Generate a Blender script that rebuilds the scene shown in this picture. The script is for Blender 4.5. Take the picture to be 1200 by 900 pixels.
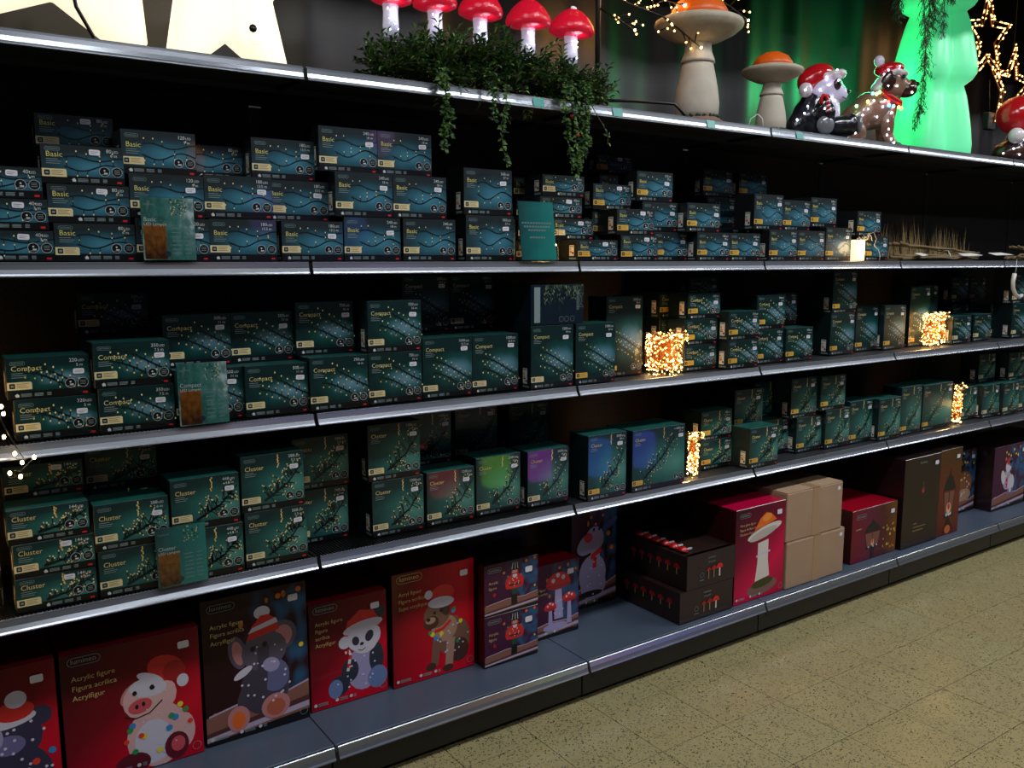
import bpy, bmesh, math, random
from mathutils import Vector, Matrix
for _o in list(bpy.data.objects): bpy.data.objects.remove(_o)
SC = bpy.context.scene
COL = SC.collection
PI = math.pi

# ------------------------------------------------------------------ camera
cam_d = bpy.data.cameras.new('camera'); cam = bpy.data.objects.new('camera', cam_d); COL.objects.link(cam)
cam_d.sensor_fit = 'HORIZONTAL'; cam_d.sensor_width = 36.0; cam_d.lens = 30.495; cam_d.clip_start = .05; cam_d.clip_end = 60
def aim(yaw, pitch, roll):
    f = Vector((math.sin(yaw)*math.cos(pitch), math.cos(yaw)*math.cos(pitch), -math.sin(pitch)))
    r = Vector((math.cos(yaw), -math.sin(yaw), 0)); d = f.cross(r)
    c, s = math.cos(roll), math.sin(roll)
    r2 = c*r + s*d; d2 = -s*r + c*d
    return Matrix((( r2.x, -d2.x, -f.x), (r2.y, -d2.y, -f.y), (r2.z, -d2.z, -f.z))).to_4x4()
cam.matrix_world = Matrix.Translation((-0.9636, -2.420, 1.644)) @ aim(0.6037, 0.1406, 0.0013)
SC.camera = cam

# ------------------------------------------------------------------ world, lamps, exposure
wd = bpy.data.worlds.new('world'); SC.world = wd; wd.use_nodes = True
bg = wd.node_tree.nodes['Background']; bg.inputs[0].default_value = (.55, .6, .75, 1); bg.inputs[1].default_value = .014
def lamp(name, kind, loc, power, col, size=(1, 1), rot=(0, 0, 0), parent=None):
    l = bpy.data.lights.new(name, kind); l.energy = power; l.color = col
    if kind == 'AREA': l.shape = 'RECTANGLE'; l.size, l.size_y = size
    if kind == 'POINT': l.shadow_soft_size = size[0]
    o = bpy.data.objects.new(name, l); COL.objects.link(o); o.location = loc; o.rotation_euler = rot
    if parent: o.parent = parent
    return o
# fluorescent ceiling fittings over the aisle
for lx in (-.9, 1.4, 3.7, 6.0, 8.3):
    lamp('ceiling_fluorescent', 'AREA', (lx, -1.45, 3.75), (26, 40, 40, 40, 40)[int((lx+1)/2.3)], (.92, .96, 1.0), (1.4, .28))
for lx in (0.4, 3.5, 6.4):
    lamp('ceiling_fluorescent', 'AREA', (lx, -3.3, 3.75), 14, (.92, .96, 1.0), (1.4, .28))
SC.view_settings.view_transform = 'Standard'; SC.view_settings.look = 'None'
SC.view_settings.gamma = 1.0; SC.view_settings.use_curve_mapping = False
SC.view_settings.exposure = 0.0

# ------------------------------------------------------------------ helpers
def lin(c):
    c = c/255.0
    return c/12.92 if c <= .04045 else ((c+.055)/1.055)**2.4
def C(r, g, b): return (lin(r), lin(g), lin(b), 1)
MATS = {}
def M(name, rgb=None, rough=.5, metal=0., emit=0., coat=0., emit_rgb=None, spec=.5):
    if name in MATS: return MATS[name]
    m = bpy.data.materials.new(name); m.use_nodes = True
    p = m.node_tree.nodes['Principled BSDF']
    p.inputs['Base Color'].default_value = rgb; p.inputs['Roughness'].default_value = rough
    p.inputs['Metallic'].default_value = metal; p.inputs['Coat Weight'].default_value = coat
    p.inputs['Coat Roughness'].default_value = .12; p.inputs['Specular IOR Level'].default_value = spec
    if emit: p.inputs['Emission Color'].default_value = emit_rgb or rgb; p.inputs['Emission Strength'].default_value = emit
    MATS[name] = m; return m
class NT:
    def __init__(s, m): s.t = m.node_tree; s.p = s.t.nodes['Principled BSDF']
    def n(s, kind, **kw):
        q = s.t.nodes.new(kind)
        for k, v in kw.items(): setattr(q, k, v)
        return q
    def l(s, a, b): s.t.links.new(a, b)
    def math(s, op, a, b=None, c=None):
        q = s.n('ShaderNodeMath', operation=op)
        for i, v in enumerate((a, b, c)):
            if v is None: continue
            if isinstance(v, (int, float)): q.inputs[i].default_value = v
            else: s.l(v, q.inputs[i])
        return q.outputs[0]
    def mix(s, f, a, b):
        q = s.n('ShaderNodeMix', data_type='RGBA')
        for i, v in ((0, f), (6, a), (7, b)):
            if isinstance(v, (int, float)): q.inputs[i].default_value = v
            elif isinstance(v, tuple): q.inputs[i].default_value = v
            else: s.l(v, q.inputs[i])
        return q.outputs[2]
    def noise(s, vec, scale, detail=2., rough=.5):
        q = s.n('ShaderNodeTexNoise'); q.inputs['Scale'].default_value = scale; q.inputs['Detail'].default_value = detail
        q.inputs['Roughness'].default_value = rough; s.l(vec, q.inputs['Vector']); return q.outputs['Fac']
    def ramp(s, fac, stops):
        q = s.n('ShaderNodeValToRGB'); r = q.color_ramp
        while len(r.elements) < len(stops): r.elements.new(.5)
        for e, (p, c) in zip(r.elements, stops): e.position = p; e.color = c
        s.l(fac, q.inputs[0]); return q.outputs[0]
    def coord(s, which='Generated'): return s.n('ShaderNodeTexCoord').outputs[which]
    def xyz(s, v):
        q = s.n('ShaderNodeSeparateXYZ'); s.l(v, q.inputs[0]); return q.outputs
    def bump(s, h, strength=.3, dist=.01):
        q = s.n('ShaderNodeBump'); q.inputs['Strength'].default_value = strength; q.inputs['Distance'].default_value = dist
        s.l(h, q.inputs['Height']); s.l(q.outputs[0], s.p.inputs['Normal'])

def link(o, parent=None, loc=None, rot=None):
    COL.objects.link(o)
    if parent: o.parent = parent
    if loc is not None: o.location = loc
    if rot is not None: o.rotation_euler = rot
    return o
def me_obj(name, mesh, parent=None, loc=None, rot=None): return link(bpy.data.objects.new(name, mesh), parent, loc, rot)
def tag(o, label=None, cat=None, group=None, kind=None):
    if label: o['label'] = label
    if cat: o['category'] = cat
    if group: o['group'] = group
    if kind: o['kind'] = kind
    return o
def empty(name, loc, rz=0.):
    o = bpy.data.objects.new(name, None); o.empty_display_size = .02; return link(o, None, loc, (0, 0, rz))

class G:
    """collects polygons with materials, becomes one mesh"""
    def __init__(s): s.v = []; s.f = []; s.m = []; s.mats = []; s.smooth = []
    def mi(s, m):
        if m not in s.mats: s.mats.append(m)
        return s.mats.index(m)
    def add(s, vs, fs, mat, smooth=False):
        b = len(s.v); s.v.extend(tuple(v) for v in vs); k = s.mi(mat)
        for f in fs: s.f.append([b+i for i in f]); s.m.append(k); s.smooth.append(smooth)
    def box(s, x0, x1, y0, y1, z0, z1, mat, c=0.0):
        if c <= 0:
            v = [(x, y, z) for x in (x0, x1) for y in (y0, y1) for z in (z0, z1)]
            s.add(v, [(0, 1, 3, 2), (4, 6, 7, 5), (0, 4, 5, 1), (2, 3, 7, 6), (0, 2, 6, 4), (1, 5, 7, 3)], mat); return
        v, f = chamfer(x0, x1, y0, y1, z0, z1, c); s.add(v, f, mat)
    def prism(s, prof, x0, x1, mat):
        """profile of (y,z) points, extruded along x"""
        n = len(prof); v = [(x0, y, z) for y, z in prof]+[(x1, y, z) for y, z in prof]
        f = [tuple(range(n)), tuple(range(2*n-1, n-1, -1))]+[(i, i+n, (i+1) % n+n, (i+1) % n) for i in range(n)]
        s.add(v, f, mat)
    def tube(s, pts, r, mat, n=6, r1=None, cap=True):
        pts = [Vector(p) for p in pts]; N = len(pts); vs = []
        t0 = (pts[1]-pts[0]).normalized(); a = t0.orthogonal().normalized()
        for i, p in enumerate(pts):
            t = (pts[min(i+1, N-1)]-pts[max(i-1, 0)])
            t = t.normalized() if t.length > 1e-9 else t0
            a = (a-t*a.dot(t)); a = a.normalized() if a.length > 1e-6 else t.orthogonal().normalized()
            b = t.cross(a); rr = r if r1 is None else r+(r1-r)*i/(N-1)
            for k in range(n):
                w = 2*PI*k/n; vs.append(p+(a*math.cos(w)+b*math.sin(w))*rr)
        fs = [(i*n+k, i*n+(k+1) % n, (i+1)*n+(k+1) % n, (i+1)*n+k) for i in range(N-1) for k in range(n)]
        if cap: fs += [tuple(range(n-1, -1, -1)), tuple((N-1)*n+k for k in range(n))]
        s.add(vs, fs, mat, True)
    def lathe(s, prof, mat, n=24, c=(0, 0, 0), fn=None, closed=True):
        """profile (r,z) bottom to top; fn(theta,z,r)->r"""
        vs = []
        for r, z in prof:
            for k in range(n):
                w = 2*PI*k/n; rr = fn(w, z, r) if fn else r
                vs.append((c[0]+rr*math.cos(w), c[1]+rr*math.sin(w), c[2]+z))
        N = len(prof)
        fs = [(i*n+k, i*n+(k+1) % n, (i+1)*n+(k+1) % n, (i+1)*n+k) for i in range(N-1) for k in range(n)]
        if closed: fs += [tuple(range(n-1, -1, -1)), tuple((N-1)*n+k for k in range(n))]
        s.add(vs, fs, mat, True)
    def ball(s, c, r, mat, seg=8, rings=6, rot=None):
        r = r if isinstance(r, (tuple, list)) else (r, r, r); vs = []; R = rot.to_matrix() if rot else None
        for i in range(rings+1):
            ph = PI*i/rings
            for k in range(seg):
                th = 2*PI*k/seg
                p = Vector((r[0]*math.sin(ph)*math.cos(th), r[1]*math.sin(ph)*math.sin(th), r[2]*math.cos(ph)))
                if R: p = R @ p
                vs.append((c[0]+p.x, c[1]+p.y, c[2]+p.z))
        fs = [(i*seg+k, (i+1)*seg+k, (i+1)*seg+(k+1) % seg, i*seg+(k+1) % seg) for i in range(rings) for k in range(seg)]
        s.add(vs, fs, mat, True)
    def dot(s, c, r, mat):
        x, y, z = c
        s.add([(x+r, y, z), (x-r, y, z), (x, y+r, z), (x, y-r, z), (x, y, z+r), (x, y, z-r)],
              [(0, 2, 4), (2, 1, 4), (1, 3, 4), (3, 0, 4), (2, 0, 5), (1, 2, 5), (3, 1, 5), (0, 3, 5)], mat, True)
    def mesh(s, name):
        me = bpy.data.meshes.new(name); me.from_pydata(s.v, [], s.f)
        for m in s.mats: me.materials.append(m)
        me.polygons.foreach_set('material_index', s.m); me.polygons.foreach_set('use_smooth', s.smooth); me.update(); return me
    def obj(s, name, parent=None, loc=None, rot=None): return me_obj(name, s.mesh(name), parent, loc, rot)

def chamfer(x0, x1, y0, y1, z0, z1, c):
    vs = []; idx = {}
    X = (x0, x1); Y = (y0, y1); Z = (z0, z1)
    for i in (0, 1):
        for j in (0, 1):
            for k in (0, 1):
                for ax in range(3):
                    p = [X[i], Y[j], Z[k]]; sg = [1 if q == 0 else -1 for q in (i, j, k)]
                    for a in range(3):
                        if a != ax: p[a] += c*sg[a]
                    idx[(i, j, k, ax)] = len(vs); vs.append(tuple(p))
    I = idx; f = []
    def face(q, ax, side):
        # orient outward
        a, b, d = (Vector(vs[q[0]]), Vector(vs[q[1]]), Vector(vs[q[2]]))
        n = (b-a).cross(d-a); cen = sum((Vector(vs[t]) for t in q), Vector())/len(q)
        o = cen-Vector(((x0+x1)/2, (y0+y1)/2, (z0+z1)/2))
        f.append(tuple(q) if n.dot(o) > 0 else tuple(reversed(q)))
    for e in (0, 1): face([I[(e, 0, 0, 0)], I[(e, 1, 0, 0)], I[(e, 1, 1, 0)], I[(e, 0, 1, 0)]], 0, e)
    for e in (0, 1): face([I[(0, e, 0, 1)], I[(1, e, 0, 1)], I[(1, e, 1, 1)], I[(0, e, 1, 1)]], 1, e)
    for e in (0, 1): face([I[(0, 0, e, 2)], I[(1, 0, e, 2)], I[(1, 1, e, 2)], I[(0, 1, e, 2)]], 2, e)
    for j in (0, 1):
        for k in (0, 1): face([I[(0, j, k, 1)], I[(1, j, k, 1)], I[(1, j, k, 2)], I[(0, j, k, 2)]], 0, 0)
    for i in (0, 1):
        for k in (0, 1): face([I[(i, 0, k, 0)], I[(i, 1, k, 0)], I[(i, 1, k, 2)], I[(i, 0, k, 2)]], 0, 0)
    for i in (0, 1):
        for j in (0, 1): face([I[(i, j, 0, 0)], I[(i, j, 1, 0)], I[(i, j, 1, 1)], I[(i, j, 0, 1)]], 0, 0)
    for i in (0, 1):
        for j in (0, 1):
            for k in (0, 1): face([I[(i, j, k, 0)], I[(i, j, k, 1)], I[(i, j, k, 2)]], 0, 0)
    return vs, f

_TXT = {}
def text_geo(s):
    if s not in _TXT:
        cu = bpy.data.curves.new('t', 'FONT'); cu.body = s; cu.size = 1.0; cu.resolution_u = 2
        o = bpy.data.objects.new('t', cu); COL.objects.link(o)
        me = bpy.data.meshes.new_from_object(o.evaluated_get(bpy.context.evaluated_depsgraph_get()))
        vs = [(v.co.x, v.co.y) for v in me.vertices]; fs = [tuple(p.vertices) for p in me.polygons]
        bpy.data.objects.remove(o); bpy.data.curves.remove(cu); bpy.data.meshes.remove(me)
        w = max([v[0] for v in vs] or [0])
        _TXT[s] = (vs, fs, w)
    return _TXT[s]
class Art(G):
    """flat print, drawn in the x-z plane facing -y; each layer lies a hair proud of the one below"""
    def L(s, k): return -(.0003+.00022*k)
    def poly(s, pts, mat, k=0):
        ar = sum(pts[i][0]*pts[(i+1) % len(pts)][1]-pts[(i+1) % len(pts)][0]*pts[i][1] for i in range(len(pts)))
        if ar < 0: pts = pts[::-1]
        s.add([(u, s.L(k), v) for u, v in pts], [tuple(range(len(pts)))], mat)
    def rect(s, u0, v0, u1, v1, mat, k=0): s.poly([(u0, v0), (u1, v0), (u1, v1), (u0, v1)], mat, k)
    def ell(s, u, v, ru, rv, mat, k=0, rot=0., n=16, a0=0., a1=2*PI):
        c, q = math.cos(rot), math.sin(rot); full = abs(a1-a0-2*PI) < 1e-6; N = n if full else n+1; P = []
        for i in range(N):
            a = a0+(a1-a0)*i/n; x, y = ru*math.cos(a), rv*math.sin(a); P.append((u+x*c-y*q, v+x*q+y*c))
        s.poly(P, mat, k)
    def rr(s, u0, v0, u1, v1, r, mat, k=0):
        P = []
        for cx, cy, a in ((u1-r, v1-r, 0), (u0+r, v1-r, PI/2), (u0+r, v0+r, PI), (u1-r, v0+r, 1.5*PI)):
            for i in range(4): P.append((cx+r*math.cos(a+i*PI/6), cy+r*math.sin(a+i*PI/6)))
        s.poly(P, mat, k)
    def ring(s, u, v, r, t, mat, k=0, n=16, sx=1.):
        vs = []
        for i in range(n):
            a = 2*PI*i/n; c, q = math.cos(a), math.sin(a)
            vs += [(u+(r-t)*c*sx, s.L(k), v+(r-t)*q), (u+r*c*sx, s.L(k), v+r*q)]
        s.add(vs, [(2*i, 2*i+1, (2*i+3) % (2*n), (2*i+2) % (2*n)) for i in range(n)], mat)
    def pill(s, u0, v0, u1, v1, t, mat, k=0):
        r = (v1-v0)/2; o = []; q = []
        for cx, a in ((u1-r, -PI/2), (u0+r, PI/2)):
            for i in range(7):
                w = a+i*PI/6; o.append((cx+r*math.cos(w), v0+r+r*math.sin(w))); q.append((cx+(r-t)*math.cos(w), v0+r+(r-t)*math.sin(w)))
        n = len(o); s.add([(u, s.L(k), v) for u, v in o]+[(u, s.L(k), v) for u, v in q], [(i, (i+1) % n, n+(i+1) % n, n+i) for i in range(n)], mat)
    def line(s, pts, w, mat, k=0, w1=None):
        N = len(pts); vs = []
        for i, (u, v) in enumerate(pts):
            a = pts[max(i-1, 0)]; b = pts[min(i+1, N-1)]; du, dv = b[0]-a[0], b[1]-a[1]; l = math.hypot(du, dv) or 1
            ww = (w if w1 is None else w+(w1-w)*i/(N-1))/2
            vs += [(u+dv/l*ww, s.L(k), v-du/l*ww), (u-dv/l*ww, s.L(k), v+du/l*ww)]
        s.add(vs, [(2*i, 2*i+2, 2*i+3, 2*i+1) for i in range(N-1)], mat)
    def text(s, t, u, v, size, mat, k=0, align='l', sx=1.):
        vs, fs, w = text_geo(t); o = -w*size*sx if align == 'r' else (-w*size*sx/2 if align == 'c' else 0)
        s.add([(u+o+x*size*sx, s.L(k), v+y*size) for x, y in vs], fs, mat)
def star_pts(cx, cy, R, r, rot=PI/2, n=5):
    return [(cx+(R if i % 2 == 0 else r)*math.cos(rot+i*PI/n), cy+(R if i % 2 == 0 else r)*math.sin(rot+i*PI/n)) for i in range(2*n)]

# ------------------------------------------------------------------ materials
def noisy(name, a, b, scale, rough=.5, metal=0., coord='Object', bump=0., detail=3., coat=0.):
    m = M(name, a, rough, metal, coat=coat); t = NT(m); f = t.noise(t.coord(coord), scale, detail)
    t.l(t.mix(f, a, b), t.p.inputs['Base Color'])
    if bump: t.bump(f, bump)
    return m
steel = M('brushed_steel_rail', (.32, .34, .38, 1), .3, .72)
t = NT(steel); o = t.n('ShaderNodeMapping'); o.inputs['Scale'].default_value = (1.2, 3, 3); t.l(t.coord('Object'), o.inputs[0])
f = t.noise(o.outputs[0], 2.0, 4.)
t.l(t.math('MULTIPLY_ADD', f, .10, .20), t.p.inputs['Roughness'])
shelf_grey = noisy('shelf_grey_paint', C(80, 92, 108), C(70, 82, 98), 5, .34)
shelf_dark = noisy('shelf_dark_paint', C(38, 40, 44), C(30, 31, 35), 5, .5)
kick_mat = noisy('kick_plate_black', C(40, 38, 40), C(28, 27, 29), 12, .34)
black = M('black_plastic', C(14, 14, 15), .4)
wire_mat = M('wire_chrome_dark', C(110, 112, 116), .35, .9)
back_m = M('perforated_back_panel', C(34, 27, 23), .6)
t = NT(back_m); x = t.xyz(t.coord('Object'))
hx = t.math('SUBTRACT', t.math('FRACT', t.math('MULTIPLY', x[0], 40.)), .5); hz = t.math('SUBTRACT', t.math('FRACT', t.math('MULTIPLY', x[2], 40.)), .5)
hd = t.math('SQRT', t.math('ADD', t.math('MULTIPLY', hx, hx), t.math('MULTIPLY', hz, hz)))
t.l(t.mix(t.math('LESS_THAN', hd, .17), C(34, 27, 23), C(5, 4, 4)), t.p.inputs['Base Color'])
# terrazzo floor
terr = M('terrazzo_tile', C(150, 140, 100), .3); t = NT(terr); gc = t.n('ShaderNodeNewGeometry').outputs['Position']
big = t.noise(gc, 5, 3.); fine = t.noise(gc, 150, 2., .6)
v1 = t.n('ShaderNodeTexVoronoi'); v1.inputs['Scale'].default_value = 240; t.l(gc, v1.inputs['Vector'])
rnd = t.n('ShaderNodeObjectInfo').outputs['Random']
base = t.mix(big, C(170, 158, 110), C(152, 143, 106)); base = t.mix(t.math('MULTIPLY', rnd, .35), base, C(168, 146, 98))
sp = t.ramp(v1.outputs['Color'], [(.0, (0, 0, 0, 1)), (.20, (0, 0, 0, 1)), (.25, (1, 1, 1, 1))])
base = t.mix(sp, C(50, 46, 36), base)
base = t.mix(t.ramp(fine, [(.58, (0, 0, 0, 1)), (.66, (1, 1, 1, 1))]), base, C(176, 166, 128))
t.l(base, t.p.inputs['Base Color']); t.l(t.math('MULTIPLY_ADD', big, .22, .18), t.p.inputs['Roughness'])
grout = noisy('floor_joint', C(46, 43, 38), C(34, 32, 28), 30, .9)
# ------------------------------------------------------------------ floor
FX, FY, TS = 1.306, -.159, .30
TX0, TX1, TY0, TY1 = -6, 15, -1, 6          # tile index ranges (x columns, y rows)
xa, xb = FX+TX0*TS, FX+TX1*TS; yb_, ya_ = FY-TY0*TS, FY-TY1*TS
g = G()
g.box(xa, xb, ya_, yb_, -.05, -.004, grout)
g.box(-6, xa, -7, 1.2, -.05, 0, terr); g.box(xb, 12, -7, 1.2, -.05, 0, terr)
g.box(xa, xb, -7, ya_, -.05, 0, terr); g.box(xa, xb, yb_, 1.2, -.05, 0, terr)
floor = tag(g.obj('floor'), 'olive speckled terrazzo tile floor of the shop aisle', kind='structure')
g = G(); g.box(.0011, TS-.0011, .0011, TS-.0011, -.004, 0, terr, .0004); tile_me = g.mesh('tile')
for i in range(TX0, TX1):
    for j in range(TY0, TY1):
        me_obj('tile', tile_me, floor, (FX+i*TS, FY-(j+1)*TS, 0))
# ------------------------------------------------------------------ back wall and curtain
wall_m = noisy('dark_wall', C(30, 28, 30), C(22, 21, 24), 3, .7)
g = G(); g.box(-6, 12, 1.0, 1.1, 0, 4.6, wall_m); tag(g.obj('wall_back'), 'dark shop wall behind the shelving', kind='structure')
cur_m = M('dark_satin_curtain', C(34, 33, 42), .42, spec=.6); t = NT(cur_m)
t.l(t.mix(t.noise(t.coord('Object'), 2.2, 3), C(26, 22, 24), C(15, 15, 21)), t.p.inputs['Base Color'])
g = G(); vs = []; nx = 520; zs = (1.2, 2.2, 3.0, 4.4); rr_ = random.Random(4)
ph = [rr_.uniform(0, 6) for _ in range(6)]
for i in range(nx+1):
    x = -3+i*10/nx
    y = .74+.022*math.sin(x*6+ph[0])+.012*math.sin(x*13.3+ph[1])+.006*math.sin(x*27+ph[2])
    for k, z in enumerate(zs): vs.append((x+.01*k*math.sin(x*5+k), y+.006*k*math.sin(x*7+k*1.3), z))
n = len(zs); fs = [(i*n+k, (i+1)*n+k, (i+1)*n+k+1, i*n+k+1) for i in range(nx) for k in range(n-1)]
g.add(vs, fs, cur_m, True)
o = g.obj('curtain'); tag(o, 'dark satin curtain hanging in folds behind the top shelf', 'curtain')
md = o.modifiers.new('thick', 'SOLIDIFY'); md.thickness = .004

blocker_m = M('blocker_black', C(20, 20, 22), .7); g = G(); g.box(-6, 12, -.17, -.12, 3.05, 4.6, blocker_m); tag(g.obj('added_light_blocker'), 'added unseen dark board above the shelf front, keeps ceiling light off the curtain', kind='structure')  # unseen board, added to keep ceiling light off the curtain
# ------------------------------------------------------------------ shelving: one thing per bay and level
LEV = {'T': (2.188, .0038, 2.150, -.0045, 'display shelf on top'), 'B': (1.643, .0100, 1.607, .0, 'upper box shelf'),
       'C': (1.1945, .0137, 1.160, -.0018, 'middle box shelf'), 'K': (.748, .0268, .713, .0086, 'lower box shelf')}
BAYN = {-1: 'first', 0: 'second', 1: 'third', 2: 'fourth', 3: 'fifth', 4: 'sixth', 5: 'seventh', 6: 'eighth'}
teal_lab = M('teal_shelf_label', C(40, 150, 140), .35); tagw = M('paper_white', C(225, 222, 215), .5)
YB = .49
def rail(g, zt, yt, zb, yb, x0, x1):
    d = Vector((yb-yt, zb-zt)).normalized(); nrm = Vector((d.y, -d.x));
    if nrm.x > 0: nrm = -nrm
    P = []
    L = math.hypot(yb-yt, zb-zt)
    for s_, o_ in ((0, 0), (.06, .0015), (.2, .0006), (.5, -.0006), (.8, .0004), (.93, .0018), (1, .0016)):
        P.append((yt+d.x*L*s_+nrm.x*o_, zt+d.y*L*s_+nrm.y*o_))
    for s_, o_ in ((1, -.004), (0, -.004)):
        P.append((yt+d.x*L*s_+nrm.x*o_, zt+d.y*L*s_+nrm.y*o_))
    g.prism(P, x0, x1, steel)
for key, (zt, yt, zb, yb, nm) in LEV.items():
    for bay in range(-1, 7):
        r = empty('shelf', (bay, 0, zt)); tag(r, 'metal shelf with silver front rail, %s, %s bay from left' % (nm, BAYN[bay]), 'shelf', 'shelves of the wall unit')
        x0, x1 = (.004, .996) if key != 'T' else (.0004, .9996)
        g = G(); pm = shelf_dark
        ribbed = key in 'CK' and bay <= 0
        g.box(x0, x1, yt+.004, YB if key != 'T' else .56, -.026, -.002 if not ribbed else -.010, pm)
        g.box(x0, x1, yt+.005, yt+.012, -.034, -.026, pm); g.box(x0, x1, .22, .25, -.040, -.026, pm)
        g.obj('panel', r)
        if ribbed:
            g = G()
            for i in range(98): g.box(.008+i*.01, .0125+i*.01, yt+.004, YB-.01, -.006, -.0005, wire_mat if False else black)
            for yy in (yt+.006, .16, .32, .47): g.box(x0, x1, yy, yy+.005, -.010, -.006, black)
            tag(g.obj('wire_grid', r), kind='stuff')
            g = G()
            for i in range(98): g.box(.008+i*.01, .0125+i*.01, yt+.0015, yt+.004, -.006, .0015, wire_mat)
            tag(g.obj('wire_tips', r), kind='stuff')
        g = G(); rail(g, 0, yt, zb-zt, yb, .006, .994); g.obj('price_rail', r)
        g = G(); g.box(-.004, .004, yt+.002, YB, zb-zt, -.004 if key != 'T' else -.0265, black); g.obj('bracket', r)
        if key == 'T':
            rl = [c_ for c_ in COL.objects if c_.parent == r and c_.name.startswith('price_rail')][0]
            for sx in {0: (.79,), 1: (.14, .62), 2: (.16,)}.get(bay, ()):
                g = G(); d = Vector((0, yb-yt, zb-zt)); g.prism([(yt-.0026, -.004), (yb-.0032, zb-zt+.004), (yb-.0024, zb-zt+.004), (yt-.0018, -.004)], sx, sx+.045, teal_lab)
                g.obj('shelf_label', rl)
# base decks
for bay in range(-1, 7):
    r = empty('base_shelf', (bay, 0, 0)); tag(r, 'grey base deck with silver rail and black kick plate, %s bay from left' % BAYN[bay], 'shelf', 'base decks of the wall unit')
    g = G(); g.box(.0015, .9985, -.057, YB, .140, .168, shelf_grey, .0015); g.obj('deck', r)
    g = G(); rail(g, .1665, -.0675, .129, -.0815, .006, .994); g.obj('price_rail', r)
    g = G(); g.box(.003, .997, -.035, -.025, .022, .139, kick_mat, .001); g.box(.003, .997, -.035, -.0, .128, .139, kick_mat); g.obj('kick_plate', r)
    g = G(); g.box(.05, .056, -.0362, -.035, .08, .11, black); g.obj('slot', r)
    g = G(); g.box(.0, 1.0, -.005, YB, 0, .022, black); g.obj('plinth', r)
for bay in range(-1, 7):
    r = empty('back_panel', (bay, YB, 0)); tag(r, 'perforated brown metal back panel of the %s bay from left' % BAYN[bay], 'panel', 'back panels of the wall unit')
    g = G()
    for k in range(4): g.box(.042, .998, .004, .014, .17+k*.4975, .17+k*.4975+.4945, back_m)
    g.obj('sheet', r)
    g = G(); g.box(.001, .041, .002, .05, .02, 2.145, shelf_dark); g.obj('upright', r)

# ------------------------------------------------------------------ light-chain boxes
def picture(name, stops, cu, cv, ru, rv, nz=.25, nscale=3.):
    m = M(name, (0, 0, 0, 1), .4, coat=.5, spec=.3); t = NT(m); t.p.inputs['Coat Roughness'].default_value = .05; gco = t.coord(); x = t.xyz(gco)
    a = t.math('DIVIDE', t.math('SUBTRACT', x[0], cu), ru); b = t.math('DIVIDE', t.math('SUBTRACT', x[2], cv), rv)
    d = t.math('SQRT', t.math('ADD', t.math('MULTIPLY', a, a), t.math('MULTIPLY', b, b)))
    d = t.math('ADD', d, t.math('MULTIPLY', t.math('SUBTRACT', t.noise(gco, nscale, 3.), .5), nz*2))
    t.l(t.ramp(d, stops), t.p.inputs['Base Color']); return m
pic = {'B': picture('print_blue_dusk', [(.0, C(70, 134, 156)), (.4, C(46, 100, 118)), (.75, C(34, 62, 70)), (1., C(34, 44, 47))], .64, .42, .72, .50),
       'C': picture('print_green_dusk', [(.0, C(100, 142, 160)), (.35, C(64, 112, 124)), (.62, C(14, 70, 66)), (1., C(8, 42, 42))], .70, .46, .62, .34, .3),
       'K': picture('print_teal_dusk', [(.0, C(76, 140, 128)), (.45, C(32, 96, 90)), (.8, C(10, 58, 58)), (1., C(6, 44, 46))], .80, .38, .95, .62, .2)}
side_m = {'B': M('carton_side_black', C(22, 27, 29), .35, coat=.3), 'C': M('carton_side_green', C(16, 30, 32), .35, coat=.3), 'K': M('carton_side_petrol', C(14, 32, 34), .35, coat=.3)}
top_m = {'B': M('carton_top_black', C(26, 34, 38), .3, coat=.3), 'C': noisy('carton_top_green', C(12, 62, 56), C(18, 84, 76), 14, .3), 'K': noisy('carton_top_teal', C(10, 62, 60), C(40, 110, 98), 22, .3)}
pr_title = {'B': M('print_lime', C(212, 206, 120), .4), 'C': M('print_gold', C(208, 200, 138), .4), 'K': M('print_gold_warm', C(218, 196, 128), .4)}
pr_white = M('print_white', C(205, 212, 212), .4); pr_grey = M('print_grey', C(130, 148, 148), .4); pr_black = M('print_black', C(8, 12, 14), .35)
pr_cream = M('print_cream', C(226, 210, 160), .4); pr_amber = M('print_amber', C(226, 176, 66), .4); pr_wire = M('print_wire_green', C(8, 24, 26), .4)
pr_wiregrn = M('print_wire_dark', C(6, 34, 30), .4)
pr_bulb = M('print_bulb', C(238, 222, 160), .4); pr_bulb2 = M('print_bulb_warm', C(232, 186, 92), .4); pr_red = M('print_red', C(206, 32, 48), .4)
pr_tan = M('print_tan', C(150, 126, 78), .4); pr_line = M('print_line', C(120, 146, 146), .4)
lab_g = M('label_green', C(40, 150, 70), .4); lab_y = M('label_yellow', C(238, 210, 50), .4); lab_o = M('label_orange', C(232, 120, 40), .4)
sticker_m = M('price_sticker_white', C(232, 230, 238), .45)
KIND = {('B', '40'): ('3 m', .075), ('B', '80'): ('6 m', .095), ('B', '120'): ('9 m', .113), ('B', '180'): ('13.5 m', .116), ('B', '240'): ('18 m', .131), ('B', '360'): ('27 m', .149),
        ('C', '220'): ('5 m', .105), ('C', '350'): ('7.5 m', .119), ('C', '500'): ('11 m', .149), ('C', '750'): ('16 m', .162), ('C', '1000'): ('22.5 m', .199), ('C', '1500'): ('34 m', .222), ('C', '3000'): ('45 m', .311),
        ('K', '144'): ('1.2 m', .090), ('K', '288'): ('2.6 m', .127), ('K', '448'): ('4.2 m', .146), ('K', '588'): ('5.5 m', .167), ('K', '768'): ('7 m', .176), ('K', '1200'): ('11.5 m', .187), ('K', '2000'): ('18 m', .210), ('K', '3000'): ('28 m', .249), ('K', '4000'): ('37 m', .243)}
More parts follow.
